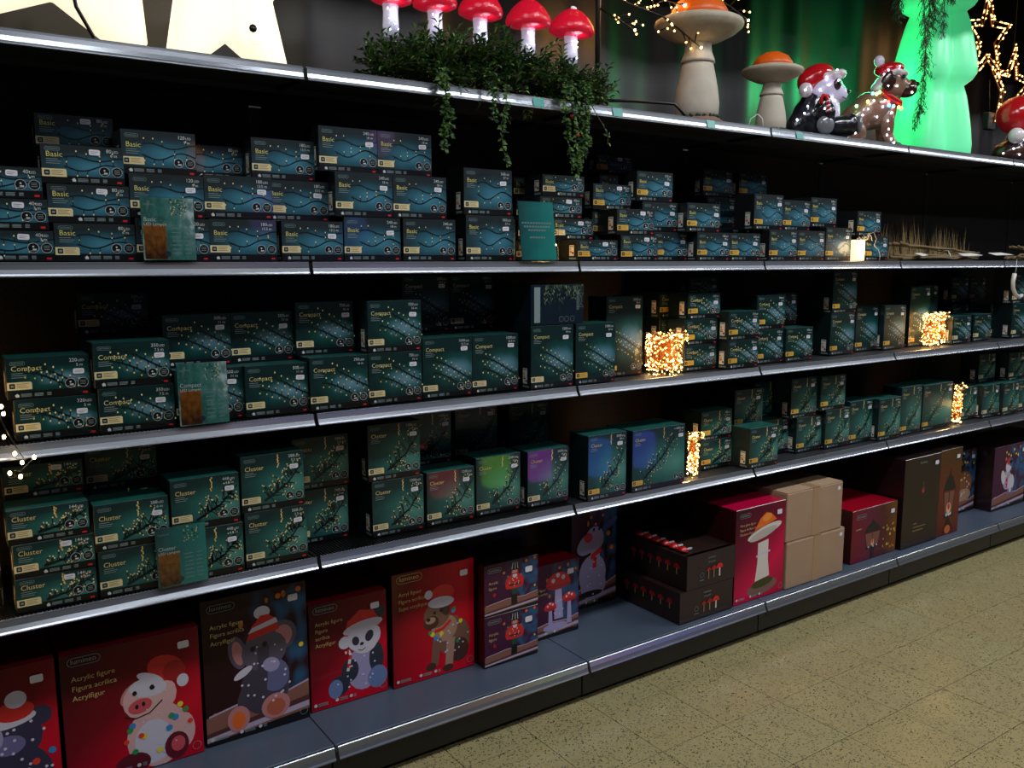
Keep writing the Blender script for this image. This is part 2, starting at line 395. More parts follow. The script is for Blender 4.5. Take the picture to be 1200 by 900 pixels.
TITLE = {'B': 'Basic', 'C': 'Compact', 'K': 'Cluster'}
_cache = {}
def box_meshes(s, led, amber):
    key = (s, led, amber)
    if key in _cache: return _cache[key]
    m_txt, h = KIND[(s, led)]; w, d = (.285, .16) if led == '4000' else (.19, .11)
    rd = random.Random(s+led)
    # carton
    v, f = chamfer(0, w, 0, d, 0, h, .0012); b = G()
    b.add(v, f, side_m[s])
    for m in (pic[s], top_m[s]): b.mi(m)
    b.m[2] = 1; b.m[5] = 2           # front face, top face
    body = b.mesh('carton')
    # artwork
    a = Art(); small = h < .1
    a.rect(.001, .001, w-.001, .019, pr_black, 0)
    if s == 'B':
        for vv, amp, ph_ in ((.66*h, .055*h, .4), (.40*h, .075*h, 2.4)):
            P = []
            for i in range(19):
                u = .27*w+(.725*w)*i/18; P.append((u, max(.022, vv+amp*math.sin(ph_+i*.42)+(.06*h*i/18 if vv < .5*h else 0))))
            a.line(P, .0034, pr_wire, 1)
            for i in (1, 4, 7, 11, 15):
                u, v_ = P[i]; up = rd.choice((1, 1, -1)); e = (u-.002, v_+up*.011)
                a.line([(u, v_), e], .0018, pr_wire, 1); a.ell(e[0], e[1]+up*.002, .0017, .0024, pr_bulb, 2, n=7)
        if h > .12:
            P = [(.75*w+.012*i, .52*h-.004*i*i*.3) for i in range(5)]; a.line(P, .0024, pr_wire, 1)
    elif s == 'C':
        c0 = .47*h if h < .17 else .36*h
        for vv in ((.08, -.05) if h < .11 else (.15, -.08) if h < .17 else (.1, -.05)):
            P = []
            for i in range(17):
                u = .22*w+.77*w*i/16; P.append((u, c0+vv*min(h, .2)*1.3+.026*math.cos(i/16*2.6)-.020*i/16))
            a.line(P, .0052, pr_wiregrn, 1)
            for i in range(0, 17):
                u, v_ = P[i]; up = 1 if i % 2 else -1; e = (u+rd.uniform(.0, .004), v_+up*rd.uniform(.009, .014))
                if e[1] < .02 or e[1] > h-.02: continue
                a.line([(u, v_), e], .0030, pr_wiregrn, 1); a.ell(e[0], e[1]+up*.002, .0021, .0028, rd.choice((pr_bulb, pr_bulb, pr_bulb2)), 2, n=7)
    else:
        p0 = (.36*w, max(.024, .17*h)); p1 = (.97*w, .76*h)
        if led == '4000': p0 = (.16*w, .14*h); p1 = (.9*w, .95*h)
        a.line([p0, ((p0[0]+p1[0])/2+.01, (p0[1]+p1[1])/2-.008), p1], .0075, pr_wire, 1, .0036)
        for i in range(52 if h > .1 else 36):
            q = rd.random(); u = p0[0]+(p1[0]-p0[0])*q; v_ = p0[1]+(p1[1]-p0[1])*q-.006*math.sin(q*3.1)
            an = math.atan2(p1[1]-p0[1], p1[0]-p0[0])+rd.choice((-1, 1))*rd.uniform(.5, 1.7); l = rd.uniform(.014, .040)*min(1.1, h/.13)
            e = (u+l*math.cos(an), v_+l*math.sin(an))
            if not (.02 < e[0] < w-.006 and .022 < e[1] < h-.008): continue
            a.line([(u, v_), ((u+e[0])/2+rd.uniform(-.003, .003), (v_+e[1])/2+.003), e], .0025, pr_wire, 1)
            a.ell(e[0], e[1], .0021, .0024, rd.choice((pr_bulb, pr_bulb, pr_bulb2)), 2, n=6)
        for i in range(9):       # gold bunch at the top
            a.ell(.585*w+rd.uniform(-.0025, .0025), h-.006-i*min(.0045, .32*h/9), .002, .003, rd.choice((pr_bulb, pr_bulb2)), 2, n=6)
    pv = h-.015 if not small else h-.0115
    a.pill(.010, pv-.0048, .044, pv+.0048, .0008, pr_line, 2); a.text('lumineo', .0135, pv-.002, .0082, pr_line, 2)
    tv = h-(.0445 if h > .11 else .034 if not small else .0305)
    for i in range(3): a.rect(.012, tv-.0065-i*.0052, .012+(.026, .034, .030)[i], tv-.005-i*.0052, pr_grey, 2)
    lm = pr_amber if amber else pr_cream
    lv = .016 if small else .024
    a.poly([(.001, lv), (.056, lv), (.056, lv+.016), (.0535, lv+.0195), (.001, lv+.0195)], lm, 3)
    a.rr(.006, lv+.0035, .0185, lv+.016, .002, pr_black, 4); a.rr(.009, lv+.007, .0155, lv+.0125, .001, pr_grey, 5)
    for i in range(3): a.rect(.022, lv+.005+i*.0045, .022+(.026, .022, .026)[i], lv+.0065+i*.0045, pr_tan, 4)
    hu = .068 if small else .018
    a.poly([(hu, .0055), (hu+.008, .0055), (hu+.008, .0105), (hu+.004, .0145), (hu-.002, .0100), (hu, .0095)], pr_white, 3)
    for q, wd_ in ((hu+.012, .024), (hu+.042, .020), (hu+.070, .010)):
        if q+wd_ > w-.03: break
        for i in range(3): a.rect(q, .006+i*.003, q+wd_, .0075+i*.003, pr_grey, 2)
    for u in (w-.047, w-.0175):
        a.ell(u, .033, .0125, .0125, pr_black, 3, n=18); a.ring(u, .033, .0125, .0009, pr_white, 4, n=18)
    a.ell(w-.047, .036, .0024, .0024, pr_white, 5, n=8); a.rect(w-.0485, .0275, w-.040, .031, pr_white, 5); a.rect(w-.054, .0255, w-.040, .0268, pr_grey, 5)
    for i in range(3): a.rect(w-.024, .0285+i*.0042, w-.011, .0300+i*.0042, pr_grey, 5)
    a.rr(w-.019, .0045, w-.008, .0095, .0015, pr_red, 3)
    art = a.mesh('front_print')
    t_ = Art(); t_.text(TITLE[s], .0115, tv, .0185, pr_title[s], 6); tit = t_.mesh('title_lettering'); t_ = Art()
    ru = w-.012
    t_.text(led, ru-.0165, h-(.0175 if not small else .0150), .0128, pr_white, 6, 'r'); t_.text('LED', ru-.0005, h-(.0175 if not small else .0150), .0085, pr_white, 6, 'r')
    t_.text(m_txt, ru-.004, h-(.0290 if not small else .0250), .0105, pr_white, 6, 'r')
    let = t_.mesh('count_lettering')
    k = Art(); k.rr(0, 0, .026, .014, .0035, sticker_m, 8); k.rect(.004, .008, .021, .0092, pr_grey, 9); k.rect(.004, .004, .017, .0052, pr_grey, 9); stk = k.mesh('price_sticker')
    e = Art(); lw, lh = .026, min(.055, h*.5); v0 = .018
    e.rect(.008, v0, .008+lw, v0+lh, tagw, 0)
    for i, m in enumerate((lab_g, lab_y, lab_o, pr_red)): e.rect(.011, v0+lh*(.62-.11*i), .018+.0022*i, v0+lh*(.70-.11*i), m, 1)
    e.rect(.010, v0+lh-.006, .032, v0+lh-.003, pr_black, 1); e.rect(.024, v0+.006, .032, v0+.014, pr_black, 1)
    for i in range(4): e.rect(.008+i*.0095, .005, .0155+i*.0095, .012, pr_grey, 0)
    en = e.mesh('energy_label')
    _cache[key] = (body, art, tit, let, stk, en, w, h, d); return _cache[key]

ORD = ['first', 'second', 'third', 'fourth', 'fifth', 'sixth', 'seventh', 'eighth', 'ninth', 'tenth', 'eleventh', 'twelfth', 'thirteenth', 'fourteenth']
SHN = {'B': 'upper', 'C': 'middle', 'K': 'lower'}
LVN = ['bottom layer', 'second layer', 'third layer', 'top layer']
BOXES = [
('B','40',-849,30,1645,0), ('B','40',-858,30,1721,1), ('B','40',-866,30,1797,2), ('B','80',-659,30,1645,0),
('B','80',-668,30,1741,1), ('B','80',-676,30,1837,2), ('B','80',-644,190,1645,0), ('B','80',-652,190,1741,1),
('B','80',-656,190,1837,2), ('B','80',-666,190,1933,3), ('B','120',-468,30,1645,0), ('B','120',-477,30,1759,1),
('B','120',-485,60,1873,2), ('B','180',-279,30,1645,0), ('B','180',-288,30,1762,1), ('B','180',-280,160,1645,0),
('B','180',-289,160,1762,1), ('B','80',-324,171,1879,2), ('B','180',-76,30,1645,0), ('B','180',-98,80,1762,1),
('B','180',-134,90,1879,2), ('B','240',116,30,1645,0), ('B','240',92,30,1777,1), ('B','240',57,60,1909,2),
('B','240',314,30,1645,0), ('B','240',282,30,1777,1), ('B','240',247,60,1909,2), ('B','360',544,30,1645,0),
('B','360',537,30,1795,1), ('B','360',663,190,1645,0), ('B','360',649,190,1795,1), ('B','40',939,141,1645,0),
('B','40',944,90,1721,1), ('B','40',889,90,1797,2), ('B','40',899,90,1873,3), ('B','40',898,252,1645,0),
('B','40',898,240,1721,1), ('B','40',890,240,1797,2), ('B','40',878,240,1873,3), ('B','40',1012,30,1645,0),
('B','80',1182,141,1645,0), ('B','80',1171,141,1741,1), ('B','80',1164,130,1837,2), ('B','180',1379,330,1645,0),
('B','180',1376,330,1762,1), ('B','180',1364,330,1879,2), ('B','40',1348,330,1996,3), ('B','80',1217,30,1645,0),
('B','80',1196,30,1741,1), ('B','120',1449,100,1645,0), ('B','120',1387,100,1759,1), ('B','120',1356,100,1873,2),
('B','120',1640,50,1645,0), ('B','120',1578,50,1759,1), ('B','120',1830,50,1645,0), ('B','360',1985,300,1645,0),
('B','240',1959,300,1795,1), ('B','180',1930,300,1927,2), ('B','360',2220,300,1645,0), ('B','240',2191,300,1795,1),
('B','180',2163,300,1927,2), ('B','240',2078,50,1645,0), ('B','360',2010,80,1777,1), ('B','240',2269,50,1645,0),
('B','240',2200,80,1777,1), ('B','360',2468,50,1645,0), ('B','240',2391,80,1795,1), ('B','180',2782,60,1645,0),
('B','180',2758,90,1762,1), ('C','220',-775,44,1197,0), ('C','220',-787,44,1303,1), ('C','350',-584,29,1197,0),
('C','350',-590,29,1317,1), ('C','350',-577,300,1197,0), ('C','350',-579,300,1317,1), ('C','350',-581,300,1437,2),
('C','500',-385,60,1197,0), ('C','500',-393,130,1347,1), ('C','500',-195,45,1197,0), ('C','500',-202,135,1347,1),
('C','750',-4,35,1197,0), ('C','750',-12,115,1360,1), ('C','750',192,46,1197,0), ('C','750',193,46,1360,1),
('C','1000',388,53,1197,0), ('C','1000',579,53,1197,0), ('C','1000',447,280,1197,0), ('C','1000',436,280,1397,1),
('C','1000',641,280,1197,0), ('C','1000',629,280,1397,1), ('C','1500',802,24,1197,0), ('C','1500',1002,24,1197,0),
('C','3000',1229,120,1197,0), ('C','220',1604,70,1197,0), ('C','220',1605,70,1303,1), ('C','220',1619,70,1409,2),
('C','220',1608,210,1197,0), ('C','220',1599,210,1303,1), ('C','220',1597,210,1409,2), ('C','220',1640,330,1197,0),
('C','220',1626,330,1303,1), ('C','220',1617,330,1409,2), ('C','500',1886,350,1197,0), ('C','350',1895,350,1347,1),
('C','220',1910,350,1467,2), ('C','350',1811,22,1197,0), ('C','350',1810,22,1317,1), ('C','500',2041,73,1197,0),
('C','500',2044,73,1347,1), ('C','500',2232,61,1197,0), ('C','500',2292,201,1347,1), ('C','1000',2616,107,1197,0),
('C','1000',2621,107,1397,1), ('C','1500',2869,143,1197,0), ('C','1500',3060,112,1197,0), ('C','3000',3330,140,1197,0),
('C','3000',3689,300,1197,0), ('C','500',3654,83,1197,0), ('C','500',3902,99,1197,0), ('C','1000',4268,197,1197,0),
('C','1000',4299,86,1197,0), ('C','1000',4281,86,1397,1), ('C','1000',4149,360,1197,0), ('C','500',4125,360,1397,1),
('C','1000',4358,360,1197,0), ('C','500',4332,360,1397,1), ('K','144',-805,43,750,0), ('K','144',-805,43,841,1),
('K','144',-813,43,932,2), ('K','144',-805,153,1023,3), ('K','288',-610,37,750,0), ('K','288',-614,37,878,1),
('K','288',-607,200,750,0), ('K','288',-606,200,878,1), ('K','288',-603,200,1006,2), ('K','448',-414,32,750,0),
('K','448',-419,32,898,1), ('K','588',-217,37,750,0), ('K','588',-222,37,918,1), ('K','768',-32,150,750,0),
('K','588',-26,150,928,1), ('K','1200',212,84,750,0), ('K','1200',201,84,938,1), ('K','1200',416,89,750,0),
('K','588',428,270,750,0), ('K','1200',431,270,918,1), ('K','2000',616,93,750,0), ('K','2000',826,76,750,0),
('K','448',672,330,750,0), ('K','2000',673,330,898,1), ('K','288',918,330,750,0), ('K','2000',918,330,878,1),
('K','3000',1065,22,750,0), ('K','4000',1287,22,750,0), ('K','288',1776,120,750,0), ('K','288',1771,120,878,1),
('K','144',1855,280,750,0), ('K','288',1850,280,841,1), ('K','768',1967,22,750,0), ('K','448',2011,150,750,0),
('K','768',2012,150,898,1), ('K','588',2202,150,750,0), ('K','588',2219,215,918,1), ('K','588',2392,104,750,0),
('K','1200',2343,104,918,1), ('K','1200',2582,84,750,0), ('K','588',2534,84,938,1), ('K','2000',2772,85,750,0),
('K','2000',2961,49,750,0), ('K','3000',3181,66,750,0), ('K','4000',3383,66,750,0), ('K','1200',3833,111,750,0),
('K','588',4115,161,938,1), ('K','1200',4023,81,750,0), ('K','1200',4214,59,750,0), ('K','588',4358,109,938,1),
('K','1200',4427,77,750,0)]

recs = []
for (s, led, x, y, z, lv) in BOXES:
    w = 285 if led == '4000' else 190; bay = min(4, max(-1, math.floor((x+w/2)/1000)))
    recs.append([s, led, x, y, z, lv, bay, 0 if y < 175 else 1])
recs_sorted = sorted(range(len(recs)), key=lambda i: recs[i][2])
cnt = {}; num = {}
for i in recs_sorted:
    r = recs[i]; k = (r[0], r[6], r[7], r[5]); cnt[k] = cnt.get(k, 0)+1; num[i] = cnt[k]
rs = random.Random(77)
for i, (s, led, x, y, z, lv, bay, back) in enumerate(recs):
    X = x/1000
    amber = (1.0 < X < 3.62)
    body, art, tit, let, stk, en, w, h, d = box_meshes(s, led, amber)
    yaw = rs.uniform(-.006, .006)
    r = empty('light_chain_box', (X, y/1000, z/1000), yaw)
    k = (s, bay, back, lv)
    side = 'back row' if back else 'front row'
    if cnt[k] > 1: pos = '%s from left' % ORD[num[i]-1]
    else: pos = 'only one there'
    tag(r, 'teal light-chain box, %s shelf, %s bay, %s, %s, %s' % (SHN[s], BAYN[bay], side, LVN[lv], pos), 'box', 'light-chain boxes on the %s shelf' % SHN[s])
    me_obj('carton', body, r); me_obj('front_print', art, r); me_obj('title_lettering', tit, r); me_obj('count_lettering', let, r)
    if rs.random() < .93:
        if h < .1: su, sv = w-.078+rs.uniform(-.004, .004), h-.022
        else: su, sv = w-.044+rs.uniform(-.006, .006), h-.050+rs.uniform(-.003, .004)
        me_obj('price_sticker', stk, r, (su, 0, sv), (0, rs.uniform(-.06, .06), 0))
    me_obj('energy_label', en, r, (-.0002, d-.055 if d > .1 else .05, 0), (0, 0, -PI/2))
# ------------------------------------------------------------------ big cartons on the base deck
def grad(name, stops, du, dv, off=0., nz=.08, scale=2., rough=.3):
    """printed colour wash running along direction (du,dv) of the front"""
    m = M(name, (0, 0, 0, 1), rough+.1, coat=.12, spec=.2); t = NT(m); gco = t.coord(); x = t.xyz(gco)
    d = t.math('ADD', t.math('ADD', t.math('MULTIPLY', x[0], du), t.math('MULTIPLY', x[2], dv)), off)
    d = t.math('ADD', d, t.math('MULTIPLY', t.math('SUBTRACT', t.noise(gco, scale, 2.), .5), nz*2))
    t.l(t.ramp(d, stops), t.p.inputs['Base Color']); return m
red_front = grad('print_red_wash', [(.0, C(70, 10, 20)), (.45, C(120, 6, 26)), (.8, C(214, 8, 40)), (1., C(200, 10, 40))], .55, -.75, .62)
red_dog = grad('print_red_wash_bright', [(.0, C(108, 50, 30)), (.12, C(112, 14, 22)), (.6, C(196, 10, 36)), (1., C(226, 12, 44))], .8, -.5, .4)
mag_front = grad('print_magenta_wash', [(.0, C(64, 8, 30)), (.4, C(120, 6, 44)), (.75, C(220, 10, 74)), (1., C(190, 8, 60))], .45, -.8, .72)
red_top = M('carton_red_top', C(170, 8, 36), .3, coat=.3); mag_top = M('carton_magenta_top', C(196, 8, 62), .3, coat=.3)
red_side = M('carton_dark_red_side', C(58, 8, 16), .35, coat=.3)
def bokeh(name, base):
    m = M(name, base, .4, coat=.12, spec=.2); t = NT(m); gco = t.coord()
    v = t.n('ShaderNodeTexVoronoi', feature='SMOOTH_F1'); v.inputs['Scale'].default_value = 5.; mp = t.n('ShaderNodeMapping'); mp.inputs['Scale'].default_value = (1.2, 0, 1.); t.l(gco, mp.inputs[0]); t.l(mp.outputs[0], v.inputs['Vector'])
    x = t.xyz(gco); blue = t.ramp(t.noise(mp.outputs[0], 4.2, 1.), [(.46, (0, 0, 0, 1)), (.64, (1, 1, 1, 1))])
    wgt = t.math('MULTIPLY', blue, t.ramp(x[0], [(.3, (0, 0, 0, 1)), (.7, (1, 1, 1, 1))]))
    c = t.mix(wgt, base, C(44, 92, 132))
    c = t.mix(t.math('LESS_THAN', v.outputs['Distance'], .13), c, C(190, 120, 50))
    t.l(c, t.p.inputs['Base Color']); return m
bok_dark = bokeh('print_winter_bokeh', C(46, 16, 22)); bok_purple = bokeh('print_purple_bokeh', C(70, 26, 58))
brown_box = noisy('carton_brown_black', C(48, 32, 26), C(40, 26, 22), 4, .4); dk_top = M('carton_dark_top', C(34, 20, 22), .3, coat=.3)
kraft = noisy('cardboard_kraft', C(180, 150, 120), C(168, 137, 107), 9, .75, bump=.05); kraft_tape = M('packing_tape', C(176, 142, 108), .3, coat=.4)
lant_front = grad('print_plum_amber', [(.0, C(120, 20, 34)), (.4, C(106, 34, 58)), (.7, C(84, 40, 40)), (1., C(126, 80, 26))], .9, .0, .05, .12, 3.)
lant2_front = grad('print_rust', [(.0, C(96, 34, 20)), (.5, C(110, 50, 34)), (1., C(84, 56, 30))], .2, .9, .0, .15, 3.)
P_ = lambda n, r, g_, b: M('print_'+n, C(r, g_, b), .4)
pk = P_('pink', 226, 178, 178); pk2 = P_('pink_dark', 200, 130, 132); wht = P_('snow', 214, 208, 224); hat = P_('hat_red', 214, 36, 34); hat2 = P_('hat_red_dark', 168, 18, 28)
ink = P_('ink', 16, 12, 16); maroon = P_('maroon', 100, 14, 36); snout = P_('snout', 214, 84, 92); grey = P_('elephant_grey', 92, 82, 100); grey2 = P_('elephant_grey_dark', 66, 58, 76); grey3 = P_('elephant_blue', 104, 106, 150)
lil = P_('lilac', 168, 158, 200); lil2 = P_('lilac_dark', 118, 108, 160); ora = P_('orange', 236, 110, 40); brn = P_('fur_brown', 128, 88, 70); brn2 = P_('fur_dark', 74, 44, 36); tan = P_('fur_light', 178, 138, 116)
led_w = P_('led_white', 216, 214, 236); led_r = P_('led_red', 240, 60, 40); led_y = P_('led_yellow', 240, 220, 60); led_g = P_('led_green', 40, 150, 80); led_b = P_('led_blue', 50, 140, 210)
wood_p = P_('wood', 142, 92, 78); wood_d = P_('wood_dark', 86, 46, 44); snow_p = P_('snow_edge', 190, 174, 200); gold_t = P_('gold_text', 206, 176, 118); slate = P_('panda_black', 42, 48, 66); bl_dk = P_('bear_blue', 52, 48, 78)
cane = P_('candy', 232, 226, 226); moss = P_('moss', 62, 66, 26); rock = P_('rock', 128, 92, 84); stem_p = P_('stem', 226, 218, 208); cap_o = P_('cap_orange', 240, 110, 24); metal_p = P_('lantern', 30, 22, 26); glow_p = P_('glow', 226, 190, 150)
class Pic(Art):
    def __init__(s, w, h): super().__init__(); s.w = w; s.h = h; s.k = 0
    def L(s, k): return -(.0003+.00005*k)
    def nx(s): s.k += 1; return s.k
    def E(s, u, v, ru, rv, m, rot=0., n=18, a0=0., a1=2*PI): s.ell(u*s.w, v*s.h, ru*s.h, rv*s.h, m, s.nx(), rot, n, a0, a1)
    def Po(s, pts, m): s.poly([(u*s.w, v*s.h) for u, v in pts], m, s.nx())
    def Li(s, pts, w, m, w1=None): s.line([(u*s.w, v*s.h) for u, v in pts], w*s.h, m, s.nx(), None if w1 is None else w1*s.h)
    def dots(s, pts, r=.008, m=None):
        k = s.nx()
        for u, v in pts: s.ell(u*s.w, v*s.h, r*s.h, r*s.h, m or led_w, k, n=8)
    def scatter(s, u, v, ru, rv, n, seed, r=.008):
        n = max(4, int(n*.75)); r *= .75; q = random.Random(seed); s.dots([(u+ru*math.sqrt(q.random())*math.cos(a)*s.h/s.w, v+rv*math.sqrt(q.random())*math.sin(a)) for a in [2*PI*i/n+q.uniform(-.3, .3) for i in range(n)]], r)
    def clip(s):        # keep the print on the carton face
        s.v = [(min(max(x, .0015), s.w-.0015), y, min(max(z, .0015), s.h-.0015)) for x, y, z in s.v]; return s
def wood_floor(p, top=.26):
    p.Po([(0, .0), (1, .0), (1, top), (.75, top-.05), (.4, top-.03), (.0, top-.09)], wood_p)
    p.Po([(0, .06), (1, .13), (1, .17), (0, .09)], wood_d); p.Po([(0, .03), (1, .09), (1, .13), (0, .06)], snow_p); p.Po([(0, 0), (1, 0), (1, .07), (0, .025)], ink)
    p.Li([(.03, top-.085), (.4, top-.035), (.75, top-.055), (1, top-.01)], .012, snow_p)
def santa(p, u, v, s, m=hat, brim=wht, flip=1, pom=True):
    p.E(u, v+.45*s, .8*s, .62*s, m, 0, 18); p.E(u+.1*flip*s, v+.5*s, .4*s, .35*s, P_('hat_light', 232, 70, 60))
    p.E(u, v, .95*s, .30*s, brim, .0)
    if pom: p.E(u+.95*flip*s*p.h/p.w, v+.75*s, .26*s, .26*s, brim)
def a_pig(p):
    p.E(.66, .24, .22, .24, pk); p.E(.62, .2, .13, .17, wht); p.E(.85, .22, .08, .14, pk); p.E(.46, .60, .045, .085, pk2, -.6); p.E(.475, .60, .028, .06, pk, -.6)
    p.E(.61, .54, .185, .165, pk); p.E(.60, .62, .13, .07, wht, -.2)
    p.E(.74, .735, .135, .095, hat, -.45); p.E(.80, .70, .08, .08, hat2, -.6); p.E(.62, .685, .10, .035, wht, -.5); p.E(.86, .61, .042, .05, wht)
    p.E(.535, .495, .082, .055, snout, .15); p.E(.51, .495, .012, .018, ink); p.E(.56, .505, .012, .018, ink); p.E(.50, .60, .016, .018, ink); p.E(.63, .615, .018, .020, ink)
    p.Li([(.42, .44), (.5, .41), (.6, .425), (.70, .50)], .009, ink)
    p.E(.46, .07, .12, .085, maroon); p.E(.79, .12, .085, .105, maroon); p.E(.80, .13, .05, .06, snout, 0)
    p.scatter(.66, .28, .2, .2, 22, 1); p.scatter(.62, .55, .13, .1, 8, 2)
    p.dots([(.55, .26), (.66, .12), (.83, .43)], .022, led_y); p.dots([(.53, .27), (.9, .28), (.42, .25)], .02, led_r); p.dots([(.47, .36), (.74, .27), (.79, .34)], .024, led_b); p.dots([(.45, .33), (.76, .36), (.48, .16), (.87, .38)], .022, led_g)
def a_elephant(p):
    wood_floor(p, .29)
    p.E(.315, .60, .058, .12, grey, .2); p.E(.32, .595, .036, .088, pk2, .2); p.E(.75, .65, .10, .105, grey, -.1); p.E(.755, .645, .065, .075, pk2, -.1)
    p.E(.57, .32, .17, .20, grey2); p.E(.66, .38, .10, .12, grey3, .3); p.E(.42, .30, .07, .12, grey2, -.6); p.E(.57, .57, .155, .135, grey)
    p.Po([(.50, .60), (.62, .60), (.58, .30), (.62, .20), (.54, .17), (.47, .24), (.50, .40)], grey2); p.E(.55, .23, .075, .05, grey2)
    p.E(.36, .45, .07, .026, wht, .5); p.E(.63, .46, .06, .05, lil, -.5)
    p.Po([(.40, .66), (.72, .70), (.70, .78), (.58, .83), (.46, .76)], hat); p.Po([(.42, .71), (.71, .75), (.69, .785), (.46, .745)], wht); p.E(.56, .84, .055, .045, wht); p.Po([(.48, .765), (.66, .795), (.62, .82), (.54, .82)], hat)
    p.E(.46, .60, .018, .020, ink); p.E(.575, .615, .018, .020, ink)
    p.E(.30, .14, .075, .09, ora if False else pk2); p.E(.66, .16, .10, .09, pk2); p.E(.30, .13, .045, .06, ora); p.E(.66, .15, .065, .06, P_('paw', 190, 96, 70))
    p.scatter(.58, .33, .2, .2, 22, 3, .012); p.scatter(.56, .56, .13, .1, 8, 4)
    p.dots([(.72, .93), (.92, .95)], .02, ora); p.dots([(.93, .55)], .018, led_y); p.E(.60, .88, .10, .07, P_('bokeh_blue', 44, 84, 110)) if False else None
def a_panda(p):
    p.E(.68, .30, .17, .22, lil); p.E(.50, .30, .085, .11, slate); p.E(.85, .36, .075, .15, slate); p.E(.86, .17, .10, .11, P_('paw_blue', 110, 130, 180)); p.E(.36, .18, .10, .10, slate); p.E(.31, .16, .07, .09, P_('paw_blue', 110, 130, 180))
    p.E(.69, .59, .17, .14, wht); p.E(.70, .52, .12, .09, wht); p.E(.90, .80, .055, .06, slate)
    p.Po([(.42, .62), (.48, .77), (.64, .86), (.82, .83), (.92, .70), (.9, .66), (.65, .70), (.5, .64)], hat); p.E(.68, .695, .20, .055, wht, .12); p.E(.44, .58, .06, .06, wht)
    p.E(.58, .57, .035, .045, slate, .3); p.E(.76, .59, .04, .055, slate, -.4); p.E(.66, .53, .02, .016, ink); p.Li([(.61, .48), (.66, .465), (.71, .485)], .008, ink)
    p.Li([(.47, .30), (.51, .45), (.49, .49), (.44, .48)], .028, cane); p.Li([(.48, .33), (.49, .37)], .03, hat); p.Li([(.50, .41), (.51, .45)], .03, hat); p.Li([(.49, .49), (.46, .49)], .03, hat)
    p.scatter(.68, .32, .16, .2, 16, 5, .013); p.scatter(.5, .2, .2, .06, 6, 6, .013)
def a_dog(p):
    p.E(.78, .30, .13, .18, brn); p.E(.70, .34, .14, .18, brn); p.E(.80, .19, .10, .11, brn2); p.E(.62, .42, .13, .12, tan)
    p.Li([(.53, .34), (.49, .10)], .085, brn, .07); p.Li([(.70, .32), (.67, .06)], .085, tan, .075); p.E(.45, .10, .05, .035, brn2); p.E(.66, .05, .055, .032, brn2)
    p.E(.53, .56, .13, .12, brn); p.E(.46, .50, .075, .06, brn2); p.E(.45, .52, .05, .03, tan); p.E(.63, .60, .045, .07, brn2, .4); p.E(.50, .58, .014, .014, ink); p.E(.58, .59, .016, .016, ink); p.E(.425, .53, .02, .016, ink)
    p.Li([(.50, .41), (.60, .42), (.70, .48)], .03, hat); p.E(.60, .74, .115, .08, hat); p.E(.58, .665, .13, .05, wht, -.05); p.E(.43, .755, .038, .04, wht)
    p.scatter(.70, .30, .18, .17, 20, 7, .012); p.dots([(.47, .39), (.82, .45), (.58, .38)], .022, led_y); p.dots([(.51, .35), (.73, .56)], .022, led_b); p.dots([(.78, .27), (.74, .58), (.44, .41)], .018, led_g)
def a_nut(p):
    wood_floor(p, .30)
    p.Po([(.49, .12), (.60, .12), (.60, .33), (.49, .33)], ink); p.Po([(.50, .32), (.60, .32), (.61, .46), (.49, .46)], P_('nut_green', 28, 70, 50)); p.Po([(.45, .44), (.66, .44), (.69, .70), (.42, .70)], hat); p.E(.42, .55, .05, .11, hat); p.E(.68, .56, .05, .11, hat)
    p.Po([(.45, .50), (.66, .50), (.66, .53), (.45, .53)], ink); p.E(.555, .74, .085, .10, hat); p.E(.555, .75, .06, .07, P_('skin', 206, 150, 126)); p.E(.555, .69, .05, .04, wht); p.Li([(.49, .74), (.555, .725), (.62, .74)], .018, ink)
    p.Po([(.48, .80), (.63, .80), (.64, .97), (.47, .97)], ink); p.Li([(.50, .82), (.52, .95)], .012, wht); p.Li([(.56, .82), (.56, .95)], .012, wht); p.Li([(.61, .82), (.60, .95)], .012, wht)
    p.scatter(.555, .58, .13, .16, 12, 8, .016); p.dots([(.45, .60), (.67, .68), (.42, .70)], .018, led_g); p.dots([(.18, .40)], .04, hat2); p.dots([(.77, .93), (.93, .95)], .03, ora); p.dots([(.93, .4)], .022, led_y)
def a_mush3(p):
    wood_floor(p, .24)
    for u, v, s, b in ((.58, .70, .20, .26), (.80, .47, .11, .16), (.42, .40, .10, .15)):
        p.Po([(u-.08*s/.2, b-.03), (u+.10*s/.2, b-.03), (u+.06*s/.2, v), (u-.06*s/.2, v)], lil); p.E(u, v-.01, s, .30*s, P_('cap_under', 170, 30, 40)); p.E(u, v, s, .82*s, hat, 0, 18, 0, PI)
        p.dots([(u-.42*s*p.h/p.w, v+.3*s), (u+.4*s*p.h/p.w, v+.42*s), (u-.05*s, v+.62*s)], .16*s, wht)
    p.E(.52, .13, .20, .055, lil); p.scatter(.58, .35, .08, .2, 8, 9, .012); p.dots([(.93, .86), (.60, .92)], .022, ora)
